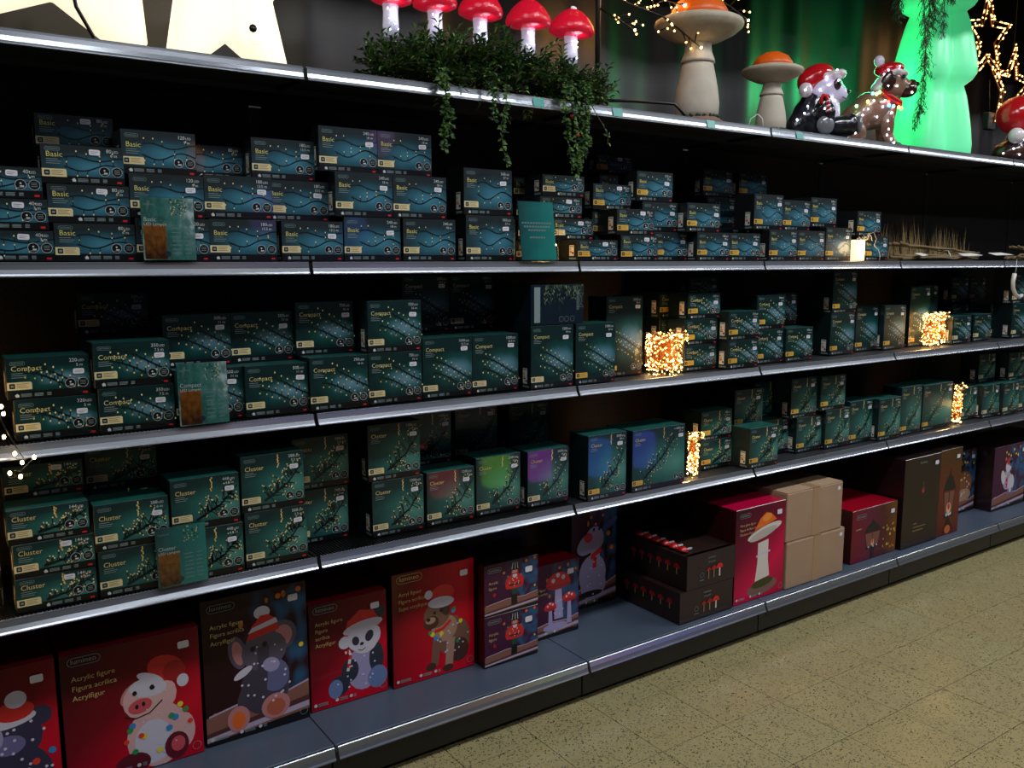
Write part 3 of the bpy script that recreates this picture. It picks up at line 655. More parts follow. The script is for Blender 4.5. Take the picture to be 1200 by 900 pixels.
def a_rein(p):
    wood_floor(p, .24)
    for u in (.42, .68):
        p.Li([(.5, .70), (u, .84), (u-.06, .97)], .012, brn2); p.Li([(u, .84), (u+.1, .93)], .01, brn2); p.dots([(u, .84), (u-.06, .96), (u+.08, .92), (u-.01, .90), (.52, .77)], .014, ora)
    p.E(.46, .30, .16, .19, lil); p.E(.48, .20, .15, .14, lil); p.Po([(.40, .40), (.62, .40), (.62, .62), (.44, .62)], lil); p.E(.50, .63, .11, .12, lil); p.E(.36, .60, .14, .09, lil, .5); p.E(.36, .655, .05, .045, hat); p.E(.48, .72, .014, .018, ink); p.E(.60, .72, .014, .018, ink)
    p.Po([(.42, .44), (.66, .50), (.64, .55), (.42, .49)], hat); p.Po([(.46, .36), (.54, .36), (.55, .46), (.47, .46)], hat); p.E(.42, .12, .14, .03, ink); p.scatter(.48, .27, .12, .16, 12, 10, .012)
    p.dots([(.8, .66), (.88, .52)], .024, ora); p.E(.84, .75, .10, .035, P_('bokeh_blue2', 60, 70, 140), .5)
def a_bear(p):
    p.E(.62, .20, .24, .26, bl_dk); p.E(.62, .50, .19, .18, bl_dk); p.E(.86, .62, .07, .07, bl_dk); p.E(.60, .46, .10, .07, lil2); p.E(.62, .63, .16, .05, wht, .1); p.E(.66, .69, .12, .07, hat); p.E(.68, .77, .065, .06, wht); p.E(.50, .53, .05, .08, lil)
    p.scatter(.62, .25, .24, .22, 24, 11, .014); p.scatter(.7, .52, .15, .12, 10, 12, .014); p.dots([(.80, .30), (.5, .1)], .025, led_r); p.dots([(.93, .35), (.48, .16)], .025, led_b); p.dots([(.7, .1)], .024, led_y)
def a_bigmush(p):
    p.E(.56, .115, .235, .075, rock, .08); p.E(.56, .16, .17, .045, moss, .08)
    p.Po([(.41, .19), (.70, .22), (.66, .40), (.66, .62), (.45, .60), (.45, .40)], stem_p); p.Po([(.42, .45), (.70, .48), (.70, .50), (.42, .47)], wht); p.E(.58, .715, .27, .055, stem_p, .2); p.E(.55, .69, .22, .045, P_('stem_shade', 196, 186, 178), .2)
    p.Po([(.36, .735), (.82, .815), (.72, .88), (.60, .915), (.48, .86)], cap_o); p.E(.62, .86, .075, .04, P_('cap_light', 250, 150, 50), .2)
def a_lantern(p, u=.62, s=1.):
    p.Po([(u-.17*s, .50), (u+.17*s, .50), (u+.12*s, .24), (u-.12*s, .24)], P_('lantern_glass', 130, 80, 66)); p.Po([(u-.2*s, .52), (u+.2*s, .52), (u+.08*s, .68), (u-.08*s, .68)], metal_p); p.Po([(u-.05, .68), (u+.05, .68), (u, .78)], metal_p)
    for q in (-.17, 0, .17): p.Li([(u+q*s, .51), (u+q*.7*s, .24)], .012, metal_p)
    p.Po([(u-.14*s, .20), (u+.14*s, .20), (u+.14*s, .245), (u-.14*s, .245)], metal_p); p.E(u, .31, .045, .065, glow_p); p.E(u, .33, .025, .04, hat); p.Po([(u-.03, .02), (u+.03, .02), (u+.04, .20), (u-.04, .20)], metal_p)
    p.dots([(u-.08, .235), (u+.02, .235), (u+.1, .24)], .02, wht)
def a_bokdots(p):
    q = random.Random(5); p.dots([(q.uniform(.7, .98), q.uniform(.05, .6)) for _ in range(14)], .02, P_('bokeh_gold', 220, 150, 50)); p.dots([(q.uniform(.75, .95), q.uniform(.1, .5)) for _ in range(5)], .03, P_('bokeh_yellow', 210, 190, 60))
def a_hedge(p):
    wood_floor(p, .24); p.E(.45, .45, .25, .22, P_('hedgehog', 136, 84, 50)); p.E(.50, .28, .2, .10, tan); p.scatter(.46, .45, .2, .18, 20, 13, .02)
    q = random.Random(8); p.dots([(q.uniform(.2, .95), q.uniform(.6, .95)) for _ in range(10)], .05, P_('bokeh_blue3', 40, 90, 140)); p.dots([(q.uniform(.2, .95), q.uniform(.5, .95)) for _ in range(8)], .02, led_y)
def a_bird(p):
    wood_floor(p, .28); p.E(.42, .45, .12, .16, lil); p.E(.55, .38, .10, .14, wht); p.E(.45, .66, .09, .09, wht); p.E(.46, .74, .08, .06, hat); p.E(.42, .40, .03, .09, hat); p.E(.30, .5, .06, .12, wht, .3); p.Li([(.48, .3), (.47, .17)], .05, lil2); p.Li([(.6, .3), (.6, .17)], .05, lil2); p.scatter(.46, .47, .12, .2, 18, 14, .015)
    q = random.Random(9); p.dots([(q.uniform(.5, .97), q.uniform(.55, .95)) for _ in range(8)], .05, P_('bokeh_blue3', 40, 90, 140)); p.dots([(q.uniform(.2, .97), q.uniform(.45, .95)) for _ in range(10)], .02, led_y)

def big_box(name, x0, x1, y, z0, z1, d, fm, sm, tm, art, label, lines=None, lsize=.018, pill=(.05, .91), sticker=True, iconbar=True, group='figure cartons on the base deck', lx=.07, icons=True, cat='box', yaw=0., ltop=.80, pillw=.085):
    w, h = x1-x0, z1-z0
    r = empty(name, (x0, y, z0), yaw); tag(r, label, cat, group)
    v, f = chamfer(0, w, 0, d, 0, h, .0016); b = G(); b.add(v, f, sm)
    if fm not in b.mats: b.mi(fm)
    if tm not in b.mats: b.mi(tm)
    b.m[2] = b.mats.index(fm); b.m[5] = b.mats.index(tm); b.obj('carton', r)
    if art:
        p = Pic(w, h); art(p); p.clip().obj('front_print', r)
    a = Pic(w, h); any_ = False
    if pill:
        u, v_ = pill[0]*w, pill[1]*h; a.pill(u, v_, u+pillw, v_+pillw*.29, .0013, gold_t if fm in (red_dog,) else pr_grey, 70); a.text('lumineo', u+pillw*.1, v_+pillw*.085, pillw*.24, gold_t if fm in (red_dog,) else pr_grey, 70); any_ = True
    if any_: a.obj('brand_lettering', r)
    if lines:
        a = Pic(w, h)
        for i, tx in enumerate(lines): a.text(tx, lx*w, ltop*h-i*lsize*1.35, lsize, gold_t, 70)
        a.obj('title_lettering', r)
    if iconbar:
        a = Pic(w, h)
        for i, (q, l) in enumerate(((.05, .12), (.32, .10), (.50, .03))):
            a.ell(q*w, .022, .006, .006, pr_white, 71, n=8)
            for k in range(3): a.rect(q*w+.010, .016+k*.004, q*w+.010+l*w, .018+k*.004, pr_grey, 71)
        a.ring(w-.022, .030, .013, .0012, pr_grey, 71); a.obj('icon_bar', r)
    if sticker:
        a = Pic(w, h); a.rr(w-.062, h-.058, w-.030, h-.036, .005, sticker_m, 72); a.obj('price_sticker', r)
    return r
AF = ['Acrylic figure', 'Figura acrílica', 'Acrylfigur']
big_box('figure_carton', -1.03, -.722, .135, .170, .575, .30, red_front, red_side, red_top, a_bear, 'red carton printed with a dark bear figure, cut off by the left edge', AF)
big_box('figure_carton', -.712, -.340, .133, .170, .573, .34, red_front, red_side, red_top, a_pig, 'large red carton printed with a smiling pig in a red hat', AF, .021)
big_box('figure_carton', -.329, .001, .144, .170, .637, .30, bok_dark, red_side, dk_top, a_elephant, 'tall dark carton printed with a grey elephant in a striped hat', AF, .019)
big_box('figure_carton', .012, .292, .160, .170, .537, .28, red_front, red_side, red_top, a_panda, 'red carton printed with a sitting panda holding a candy cane', ['Acrylic figure', 'Figura', 'acrílica', 'Acrylfigur'], .018)
big_box('figure_carton', .308, .640, .151, .170, .582, .30, red_dog, red_side, red_top, a_dog, 'bright red carton printed with a brown dog in a red hat', ['Acryl figuur', 'Figura acrílica', 'Sujet acrylique'], .019, pillw=.1)
for z0, z1, wd_ in ((.170, .3635, 'lower'), (.3645, .559, 'upper')):
    big_box('nutcracker_carton', .650, .891, .098, z0, z1, .22, bok_purple, red_side, dk_top, a_nut, 'purple carton with red nutcracker print, %s of the stacked pair' % wd_, ['Acrylic', 'figure'], .015, pill=(.05, .84), iconbar=False, pillw=.06, ltop=.62)
big_box('figure_carton', .905, 1.153, .178, .170, .472, .22, bok_purple, red_side, red_top, a_mush3, 'purple carton printed with three red toadstools beside the nutcracker cartons', ['Acryl figuur', 'Figura acrílica'], .013, pill=None, ltop=.66)
big_box('figure_carton', 1.235, 1.487, .330, .170, .640, .14, bok_dark, red_side, dk_top, a_rein, 'dark carton printed with a white reindeer in a red scarf, set far back', None, pill=None, sticker=False)
# toadstool display trays, open tops
def tray(x0, x1, y, z0, z1, d, label, openlid):
    w, h = x1-x0, z1-z0; r = empty('display_tray', (x0, y, z0)); tag(r, label, 'box', 'toadstool display trays')
    g = G(); t_ = .004
    g.box(0, w, 0, t_, 0, h, brown_box); g.box(0, t_, t_, d, 0, h, brown_box); g.box(w-t_, w, t_, d, 0, h, brown_box); g.box(t_, w-t_, d-t_, d, 0, h, brown_box); g.box(t_, w-t_, t_, d-t_, 0, t_, brown_box)
    g.obj('carton', r)
    g = G(); g.box(t_, w-t_, .03 if openlid else t_, d-t_, h-.006, h-.003, brown_box); g.obj('lid', r)
    p = Pic(w, h); k = p.nx()
    p.text('lumineo', .5*w, .80*h, .014, pr_grey, 40, 'c'); p.text('String light', .5*w, .68*h, .010, pr_grey, 40, 'c')
    p.ring(.30*w, .36*h, .011, .0012, pr_grey, 40); p.rect(.26*w, .20*h, .34*w, .22*h, pr_grey, 40)
    for u, q in ((.44, .6), (.55, .8), (.67, 1.)):
        p.rect(u*w-.004*q, .20*h, u*w+.004*q, .44*h, stem_p if q == 1 else pr_tan, 41); p.ell(u*w, .44*h, .020*q, .022*q, hat2 if q < 1 else hat, 42, 0, 12, 0, PI)
    p.obj('front_print', r)
    s = Art(); q = random.Random(3)
    for i in range(6):
        u = .05+i*.052; s.rect(u+.008, .40*h, u+.014, .58*h, pr_tan, 1); s.ell(u+.011, .58*h, .017, .020, hat2, 2, 0, 10, 0, PI)
    s.ring(.02, .2*h, .012, .0012, pr_grey, 2); s.obj('side_print', r, (0, d-.02, 0), (0, 0, -PI/2))
    return r
# the side print reads from the back edge to the front
tray(1.512, 1.826, -.033, .170, .304, .40, 'dark brown toadstool light tray at the bottom of the pair', False)
tray(1.550, 1.836, -.031, .305, .450, .40, 'open dark brown toadstool light tray on top of another', True)
# red toadstool lights lying in the upper tray
g_cap = M('toadstool_red', C(190, 20, 24), .3, coat=.4); g_stem = M('toadstool_clear_stem', C(190, 190, 196), .25)
for i in range(6):
    r = empty('toadstool_light', (1.585, .03+i*.052, .4525)); tag(r, 'small red toadstool light in the open tray, %s from the front' % ORD[i], 'toadstool', 'toadstool lights in the open tray')
    g = G(); g.lathe([(.024, 0), (.023, .006), (.016, .016), (.006, .022), (.001, .0225)], g_cap, 12); g.obj('cap', r, (0, 0, .0), (0, .25, 0))
    g = G(); g.tube([(.0, 0, .004), (.05, 0, .003)], .006, g_stem, 8); g.obj('stem', r)
big_box('mushroom_carton', 1.845, 2.172, -.024, .170, .593, .30, mag_front, red_side, mag_top, a_bigmush, 'magenta carton printed with an orange-capped white mushroom', ['Fibre glass figure', 'Figura de fibra de vidrio', 'Glasfaser-Figur'], .015, pill=(.06, .905), pillw=.07, ltop=.82)
# kraft cartons
def kraft_box(x0, x1, z0, z1, y, d, label):
    w, h = x1-x0, z1-z0; r = empty('cardboard_box', (x0, y, z0)); tag(r, label, 'cardboard box', 'plain cardboard boxes on the base deck')
    g = G(); g.box(0, w, 0, d, 0, h-.004, kraft, .003); g.obj('carton', r)
    g = G(); g.box(.002, w-.002, .002, d/2-.001, h-.0035, h, kraft); g.obj('flap', r)
    g = G(); g.box(.002, w-.002, d/2+.001, d-.002, h-.0035, h, kraft); g.obj('flap', r)
    g = G(); g.box(w*.45, w*.45+.05, -.0008, .0, .0, h-.002, kraft_tape); g.box(w*.45, w*.45+.05, -.0008, d, h, h+.0008, kraft_tape); g.obj('packing_tape', r)
    g = Art(); g.ell(w-.03, h-.03, .012, .010, sticker_m, 3, n=10); g.obj('round_sticker', r)
kraft_box(2.183, 2.610, .170, .389, -.030, .36, 'plain tan cardboard box under another, by the mushroom carton')
kraft_box(2.176, 2.583, .391, .618, -.027, .36, 'plain tan cardboard box stacked on top of another')
def lant_a(p): a_bokdots(p); a_lantern(p, .46)
def lant_b(p):
    a_lantern(p, .5, 1.5); p.Li([(.5, .2), (.3, .03)], .02, metal_p); p.Li([(.5, .2), (.75, .04)], .02, metal_p); p.E(.5, .06, .06, .05, P_('flame', 210, 100, 40))
big_box('lantern_carton', 2.712, 3.094, -.001, .170, .437, .30, lant_front, red_side, red_top, lant_a, 'plum carton printed with a street lantern and golden bokeh', ['Lantern'], .016, iconbar=False, pill=(.07, .82), ltop=.62)
def dark_a(p):
    p.text('lumineo', .5*p.w, .92*p.h, .02, pr_grey, 3, 'c'); p.ring(.53*p.w, .62*p.h, .018, .002, pr_tan, 3, sx=.7); p.ell(.53*p.w, .61*p.h, .008, .014, pr_red, 3); p.line([(.53*p.w, .66*p.h), (.53*p.w, .72*p.h)], .002, pr_tan, 3)
    for i, (a, l) in enumerate(((.25, .10), (.21, .35), (.17, .28))): p.rect(.30*p.w, a*p.h, (.30+l)*p.w, a*p.h+.004, pr_tan, 3)
big_box('lantern_carton', 3.116, 3.450, -.018, .170, .643, .30, brown_box, dk_top, dk_top, dark_a, 'tall plain dark brown carton between two lantern cartons', None, pill=None, iconbar=False)
big_box('lantern_carton', 3.462, 3.679, -.008, .170, .645, .30, lant2_front, dk_top, dk_top, lant_b, 'tall rust brown carton printed with a hanging lantern', None, pill=None, iconbar=False)
big_box('figure_carton', 3.935, 4.175, .165, .170, .547, .24, bok_dark, dk_top, dk_top, a_hedge, 'dark blue carton printed with a glowing brown hedgehog figure', None, pill=None)
big_box('figure_carton', 4.195, 4.580, .070, .170, .555, .30, bok_purple, dk_top, dk_top, a_bird, 'purple carton printed with white figures in red hats at the right edge', None, pill=None)
big_box('figure_carton', 4.60, 4.98, .070, .170, .555, .30, bok_dark, dk_top, dk_top, a_mush3, 'dark carton with toadstool print beyond the white-figure carton', None, pill=None)

# ------------------------------------------------------------------ acrylic sign stands
clear = bpy.data.materials.new('clear_acrylic'); clear.use_nodes = True; nt = clear.node_tree
for n_ in list(nt.nodes): nt.nodes.remove(n_)
out_ = nt.nodes.new('ShaderNodeOutputMaterial'); mx = nt.nodes.new('ShaderNodeMixShader'); tr = nt.nodes.new('ShaderNodeBsdfTransparent'); gl = nt.nodes.new('ShaderNodeBsdfGlossy'); fr = nt.nodes.new('ShaderNodeLayerWeight'); pw = nt.nodes.new('ShaderNodeMath'); pw.operation = 'POWER'; pw.inputs[1].default_value = 4.; mu = nt.nodes.new('ShaderNodeMath'); mu.operation = 'MULTIPLY_ADD'; mu.inputs[1].default_value = .7; mu.inputs[2].default_value = .05
gl.inputs['Roughness'].default_value = .06; tr.inputs['Color'].default_value = (.93, .95, .95, 1)
nt.links.new(fr.outputs['Facing'], pw.inputs[0]); nt.links.new(pw.outputs[0], mu.inputs[0]); nt.links.new(mu.outputs[0], mx.inputs[0]); nt.links.new(tr.outputs[0], mx.inputs[1]); nt.links.new(gl.outputs[0], mx.inputs[2]); nt.links.new(mx.outputs[0], out_.inputs[0]); MATS['clear'] = clear
leaf_teal = grad('print_teal_leaflet', [(.0, C(20, 70, 76)), (.5, C(30, 120, 118)), (1., C(40, 150, 140))], .8, -.2, .2, .2, 3.)
leaf_mix = grad('print_leaf_photo', [(.0, C(150, 170, 160)), (.3, C(46, 100, 94)), (.55, C(70, 130, 120)), (.8, C(110, 150, 146)), (1., C(210, 224, 226))], .6, .3, .05, .6, 5.)
photo_tree = grad('print_warm_tree', [(.0, C(60, 30, 10)), (.5, C(150, 88, 32)), (1., C(90, 46, 18))], .2, .8, .0, .45, 9.)
def sign(x0, y, z0, w, h, tilt, title, label, fm, yaw=0.):
    r = empty('sign_stand', (x0, y, z0), yaw); tag(r, label, 'sign', 'acrylic price leaflets on the shelves')
    g = G(); g.box(0, w, 0, .002, 0, h, clear); g.box(0, w, .002, .022, 0, .002, clear); g.obj('acrylic_stand', r, (0, 0, 0), (-tilt, 0, 0))
    g = G(); g.box(.002, w-.002, .0023, .0030, .004, h-.002, fm); p_ = g.obj('leaflet', r, (0, 0, 0), (-tilt, 0, 0))
    a = Art(); a.L = lambda k: .0022-.00004*k
    if title:
        a.rect(.006, .006, .45*w, .58*h, photo_tree, 0); a.text(title, .05*w, .62*h, .0155, pr_white, 1); a.text('LED Lampen', .05*w, .555*h, .011, pr_white, 1)
        a.text('lumineo', .06*w, .87*h, .009, pr_line, 1)
        for i in range(7): a.rect(.55*w, (.12+.065*i)*h, (.72)*w, (.135+.065*i)*h, pr_line, 1); a.rect(.78*w, (.12+.065*i)*h, .9*w, (.135+.065*i)*h, pr_line, 1)
        q = random.Random(title)
        for i in range(50): a.ell(w*(.55+.3*q.random()), h*(.72+.25*q.random()), .0018, .0018, pr_bulb if i % 2 else pr_wire, 1, n=5)
        a.ell(.46*w, .12*h, .008, .008, slate, 2, n=12)
    else:
        for v_, l_ in ((.62, .84), (.56, .74), (.50, .50), (.38, .44)):
            n_ = int(l_*14)
            for i in range(n_): a.rect((.5-l_/2+l_*i/n_)*w, v_*h, (.5-l_/2+l_*(i+.75)/n_)*w, v_*h+.006, pr_line, 1)
    a.obj('leaflet_print', p_)
sign(-.459, -.004, 1.6445, .137, .168, .06, 'Basic', 'clear sign stand with a leaflet on the left of the upper shelf', leaf_mix)
sign(.742, -.008, 1.6445, .152, .205, .14, None, 'tilted clear sign with teal leaflet between the upper shelf boxes', leaf_teal)
sign(-.392, -.004, 1.1965, .137, .176, .05, 'Compact', 'clear sign stand with tree leaflet on the middle shelf', leaf_mix)
sign(-.470, .006, .7495, .137, .172, .05, 'Cluster', 'clear sign stand with tree leaflet on the lower shelf', leaf_teal)

# ------------------------------------------------------------------ glass jars full of micro lights
copper = M('copper_wire', C(190, 120, 60), .3, .9)
led_warm = M('micro_led_warm', (1, .62, .22, 1), .4, emit=9., emit_rgb=(1, .54, .15, 1)); led_hot = M('micro_led_core', (1, .8, .5, 1), .4, emit=28., emit_rgb=(1, .70, .32, 1))
def jar(x, y, z, r, h, n, label, power, seed, bulb=.0042, spill=0, group='glass jars of warm micro lights'):
    R = empty('light_jar', (x, y, z)); tag(R, label, 'jar light', group)
    g = G(); g.lathe([(r, 0), (r, h)], clear, 28, closed=False); g.lathe([(.0, .0), (r, .0)], clear, 28, closed=False); g.obj('glass_cylinder', R)
    q = random.Random(seed); g = G(); w = G(); pts = []
    for i in range(n):
        a = q.uniform(0, 2*PI); rr = (r-.010)*math.sqrt(q.uniform(.25, 1)); zz = .010+(h*.93)*(q.random()**1.15)
        c = (rr*math.cos(a), rr*math.sin(a), zz); pts.append(c); g.dot(c, bulb*q.uniform(.45, 1.15), led_hot if q.random() < .22 else led_warm)
    for i in range(spill):
        a = q.uniform(PI, 2.2*PI); c = ((r+.006)*math.cos(a), (r+.006)*math.sin(a), h*q.uniform(.75, 1.0)+.008); pts.append(c); g.dot(c, bulb, led_warm)
    tag(g.obj('micro_leds', R), kind='stuff')
    for i in range(0, len(pts)-3, 3): w.tube([pts[i], pts[i+1], pts[i+2], pts[i+3]], .0013, copper, 4)
    tag(w.obj('copper_wire', R), kind='stuff')
    lamp('jar_glow', 'POINT', (0, -r*.3, h*.5), power, (1, .56, .18), (r*.8,), parent=R)
jar(1.514, .095, 1.1965, .086, .160, 420, 'wide glass jar packed with warm micro lights on the middle shelf', 4.2, 1, spill=14)
jar(1.678, .075, .7495, .034, .185, 170, 'narrow glass jar of warm micro lights on the lower shelf', 2.2, 2, spill=8)
jar(3.424, .075, 1.1965, .053, .175, 250, 'glass jar of warm micro lights on the far middle shelf', 3., 3, spill=12)
jar(3.585, .120, 1.1965, .044, .175, 120, 'glass jar of micro lights half hidden behind another jar', .9, 4, spill=4)
jar(3.737, .070, .7495, .034, .220, 150, 'slim glass jar of warm micro lights on the far lower shelf', 1.4, 5, spill=8)
jar(.900, .060, 1.6445, .040, .130, 70, 'amber glass jar of micro lights behind the tilted teal sign', .7, 6, .003)
jar(-.905, .060, 1.1965, .075, .200, 110, 'glass jar of warm lights cut by the left edge, middle shelf', .5, 7, .0036)
jar(-.900, .060, .7495, .070, .230, 110, 'glass jar of warm lights cut by the left edge, lower shelf', .4, 8, .0036)
# frosted glowing cylinder on the upper shelf
frost = M('frosted_warm_glass', (1, .8, .5, 1), .5, emit=1.6, emit_rgb=(1, .72, .38, 1))
R = empty('light_jar', (2.702, .045, 1.6445)); tag(R, 'glowing frosted cylinder lamp with loose wire on the upper shelf', 'jar light', 'glass jars of warm micro lights')
g = G(); g.lathe([(.030, 0), (.032, .004), (.032, .092), (.029, .096)], frost, 20); g.obj('frosted_cylinder', R)
pale_wire = M('pale_wire', C(200, 190, 170), .4)
g = G(); q = random.Random(12)
for k in range(6):
    P0 = [(q.uniform(-.02, .02), q.uniform(-.03, .0), .096+.0*i) for i in range(1)]; x, y, z = P0[0]; P1 = []
    for i in range(9): P1.append((x, y, z)); x += q.uniform(-.014, .016); y += q.uniform(-.01, .006); z += q.uniform(-.004, .013) if i < 5 else q.uniform(-.02, .004)
    g.tube(P1, .0012, pale_wire, 4)
P1 = [(.03, -.03, .125), (.07, -.035, .13), (.085, -.04, .10), (.07, -.04, .07), (.10, -.045, .05), (.115, -.045, .02), (.112, -.045, .003)]; g.tube(P1, .0013, pale_wire, 4)
g.obj('loose_wire', R); lamp('cylinder_glow', 'POINT', (0, -.06, .06), .5, (1, .66, .3), (.03,), parent=R)
# light string hanging over the rail at the left edge
R = empty('light_string', (-.80, -.01, 1.23)); tag(R, 'short string of warm bulbs hanging over the middle shelf rail at left', 'string light')
def bk(u, v, y):
    return (u, y, v)
SP = [(-.83, .02, 1.335), (-.815, -.012, 1.295), (-.808, -.014, 1.262), (-.782, -.016, 1.195), (-.765, -.017, 1.160), (-.742, -.018, 1.168), (-.775, -.02, 1.135), (-.79, -.02, 1.138)]
g = G(); g.tube([(a+.80, b+.01, c-1.23) for a, b, c in SP], .0016, black, 5); g.obj('cable', R)
for a, b, c in ((-.806, -.02, 1.298), (-.803, -.02, 1.280), (-.786, -.022, 1.180), (-.772, -.022, 1.156), (-.745, -.022, 1.166), (-.778, -.024, 1.122), (-.806, -.022, 1.224), (-.80, -.022, 1.133)):
    g = G(); g.ball((0, 0, 0), (.0042, .0042, .0055), led_hot, 8, 6); g.obj('bulb', R, (a+.80, b+.01, c-1.23))
# ------------------------------------------------------------------ display on the top shelf
ZT = 2.188
# --- luminous stars
star_m = M('star_glow_plastic', (1, .86, .62, 1), .4, emit=1.1, emit_rgb=(1, .86, .62, 1))
def plump_star(x, y, R, r, rot, depth, label, z, dx=1., tipcut=.86):
    o = empty('star_lamp', (x, y, z)); tag(o, label, 'star lamp', 'luminous star lamps')
    P = []
    for i in range(5):
        a = rot+i*2*PI/5
        for da in (-.10, -.04, .04, .10): P.append((R*math.cos(a+da)*(tipcut if abs(da) > .05 else .90), R*math.sin(a+da)*(tipcut if abs(da) > .05 else .90)))
        b = a+PI/5
        for da in (-.018, .018): P.append((r*math.cos(b+da), r*math.sin(b+da)))
    g = G(); n = len(P); vs = []; lay = [(-depth*.5, .72), (-depth*.42, .90), (-depth*.2, .99), (0, 1.), (depth*.2, .99), (depth*.42, .90), (depth*.5, .72)]
    for dy, s in lay: vs += [(px*s*dx, dy, pz*s) for px, pz in P]
    c0 = len(vs); vs += [(0, -depth*.62, 0), (0, depth*.62, 0)]
    fs = []
    for k in range(len(lay)-1):
        for i in range(n): fs.append((k*n+i, k*n+(i+1) % n, (k+1)*n+(i+1) % n, (k+1)*n+i))
    fs += [(c0, (i+1) % n, i) for i in range(n)]; m_ = (len(lay)-1)*n; fs += [(c0+1, m_+i, m_+(i+1) % n) for i in range(n)]
    g.add(vs, fs, star_m, True); g.obj('star_shell', o); return o
SA = plump_star(-.525, .54, .46, .235, -PI/2+PI/5-.12, .12, 'large glowing cream star lamp at the left edge of the top shelf', 2.632)
SB = plump_star(-.108, .36, .40, .19, -PI/2+PI/5+.02, .12, 'glowing cream star lamp right of the larger star', 2.497, .80)
g = G(); g.tube([(.0, -.095, .40), (.01, -.09, .05), (.005, -.085, -.16), (.02, -.085, -.26), (.065, -.085, -.345), (.095, -.08, -.440)], .0055, black, 6); g.obj('cable', SA)
g = G(); g.lathe([(.028, 0), (.028, .006), (.018, .010)], star_m, 16); g.obj('cable_socket', SB, (.07, -.062, -.175), (PI/2, 0, 0))
g = G(); g.tube([(0, 0, 0), (.0, -.004, .0)], .012, black, 8); g.obj('socket_hole', SB, (.060, -.074, -.155))
# --- garland with trailing ivy
leafs = [M('leaf_green_%d' % i, C(*c), .5) for i, c in enumerate(((66, 108, 46), (50, 88, 40), (86, 124, 52), (42, 76, 46), (106, 140, 72)))]
stemm = M('twig_brown', C(70, 52, 34), .7)
def leaf(g, p, d, l, w, m, up=None):
    d = Vector(d).normalized(); s = d.cross(Vector(up or (0, 0, 1))); s = s.normalized() if s.length > 1e-4 else Vector((1, 0, 0)); nrm = s.cross(d)*l*.18
    p = Vector(p); g.add([p, p+d*l*.5+s*w+nrm, p+d*l, p+d*l*.5-s*w+nrm], [(0, 1, 2, 3)], m)
q = random.Random(21)
GR = empty('greenery_garland', (.70, .09, ZT)); tag(GR, 'green artificial cedar garland lying on the top shelf with trailing ivy', 'garland')
g = G(); st = G()
for i in range(760):
    u = q.random(); x = -.42+u*.83; hgt = .15*math.sin(min(1, max(0, (u+.08)*1.0))*PI*.9)**.6+.02
    base = Vector((x, q.uniform(-.06, .10), q.uniform(.01, max(.03, hgt*.85))))
    d = Vector((q.uniform(-1, 1), q.uniform(-1.0, .4), q.uniform(-.35, .8))).normalized(); L = q.uniform(.05, .105)
    st.tube([base, base+d*L*.5, base+d*L+Vector((0, 0, -.01))], .0011, stemm, 3, cap=False)
    for k in range(9):
        p = base+d*L*(.15+.85*k/8); s = d.cross(Vector((0, 0, 1))).normalized()*(1 if k % 2 else -1)
        leaf(g, p, d*.7+s*q.uniform(.4, .9)+Vector((0, 0, q.uniform(-.3, .3))), q.uniform(.020, .036), .0058, q.choice(leafs))
tag(g.obj('foliage', GR), kind='stuff'); tag(st.obj('stems', GR), kind='stuff')
def vine(x, y0, ztop, zbot, seed, dens, wid, sway):
    qq = random.Random(seed); g = G(); n = 14; P = []
    for i in range(n+1):
        f_ = i/n; P.append(Vector((x-.70+sway*math.sin(f_*4+seed)+.02*f_, y0-.09-.015*math.sin(min(1, f_*4)*PI/2), ztop+(zbot-ztop)*f_-ZT)))
    g.tube([p for p in P], .0014, stemm, 4)
    for i in range(dens):
        f_ = qq.random(); p = P[min(n-1, int(f_*n))].lerp(P[min(n, int(f_*n)+1)], f_*n % 1)
        d = Vector((qq.uniform(-1, 1), qq.uniform(-1, .2), qq.uniform(-.9, .35))); leaf(g, p, d, qq.uniform(.012, .024), wid*qq.uniform(.7, 1.2), qq.choice(leafs), (0, -1, .3))
    tag(g.obj('trailing_vine', GR), kind='stuff')
vine(.425, -.012, 2.235, 1.985, 1, 120, .006, .012); vine(.43, -.014, 2.22, 2.03, 5, 60, .006, .010); vine(.655, -.013, 2.215, 1.955, 2, 70, .006, .022); vine(.60, -.012, 2.21, 2.09, 6, 50, .005, .006)
for k in range(5): vine(.905+.022*k, -.014-.006*(k % 2), 2.255, (1.945, 1.93, 1.96, 2.0, 2.04)[k], 10+k, 120, .006, .010)
vine(1.05, -.012, 2.20, 2.05, 17, 14, .004, .03)
g = G()
for x, z in ((.40, 1.955), (.412, 1.975), (.335, 1.965)): g.ball((x-.70+.06, -.10, z+.02-ZT), .006, tagw, 6, 5)
berry = M('red_berry', C(170, 30, 34), .3)
g = G()
for x, z in ((.93, 2.13), (1.0, 2.15), (.955, 2.07)): g.ball((x-.70, -.125, z-ZT), .008, berry, 8, 6)
g.obj('berries', GR)
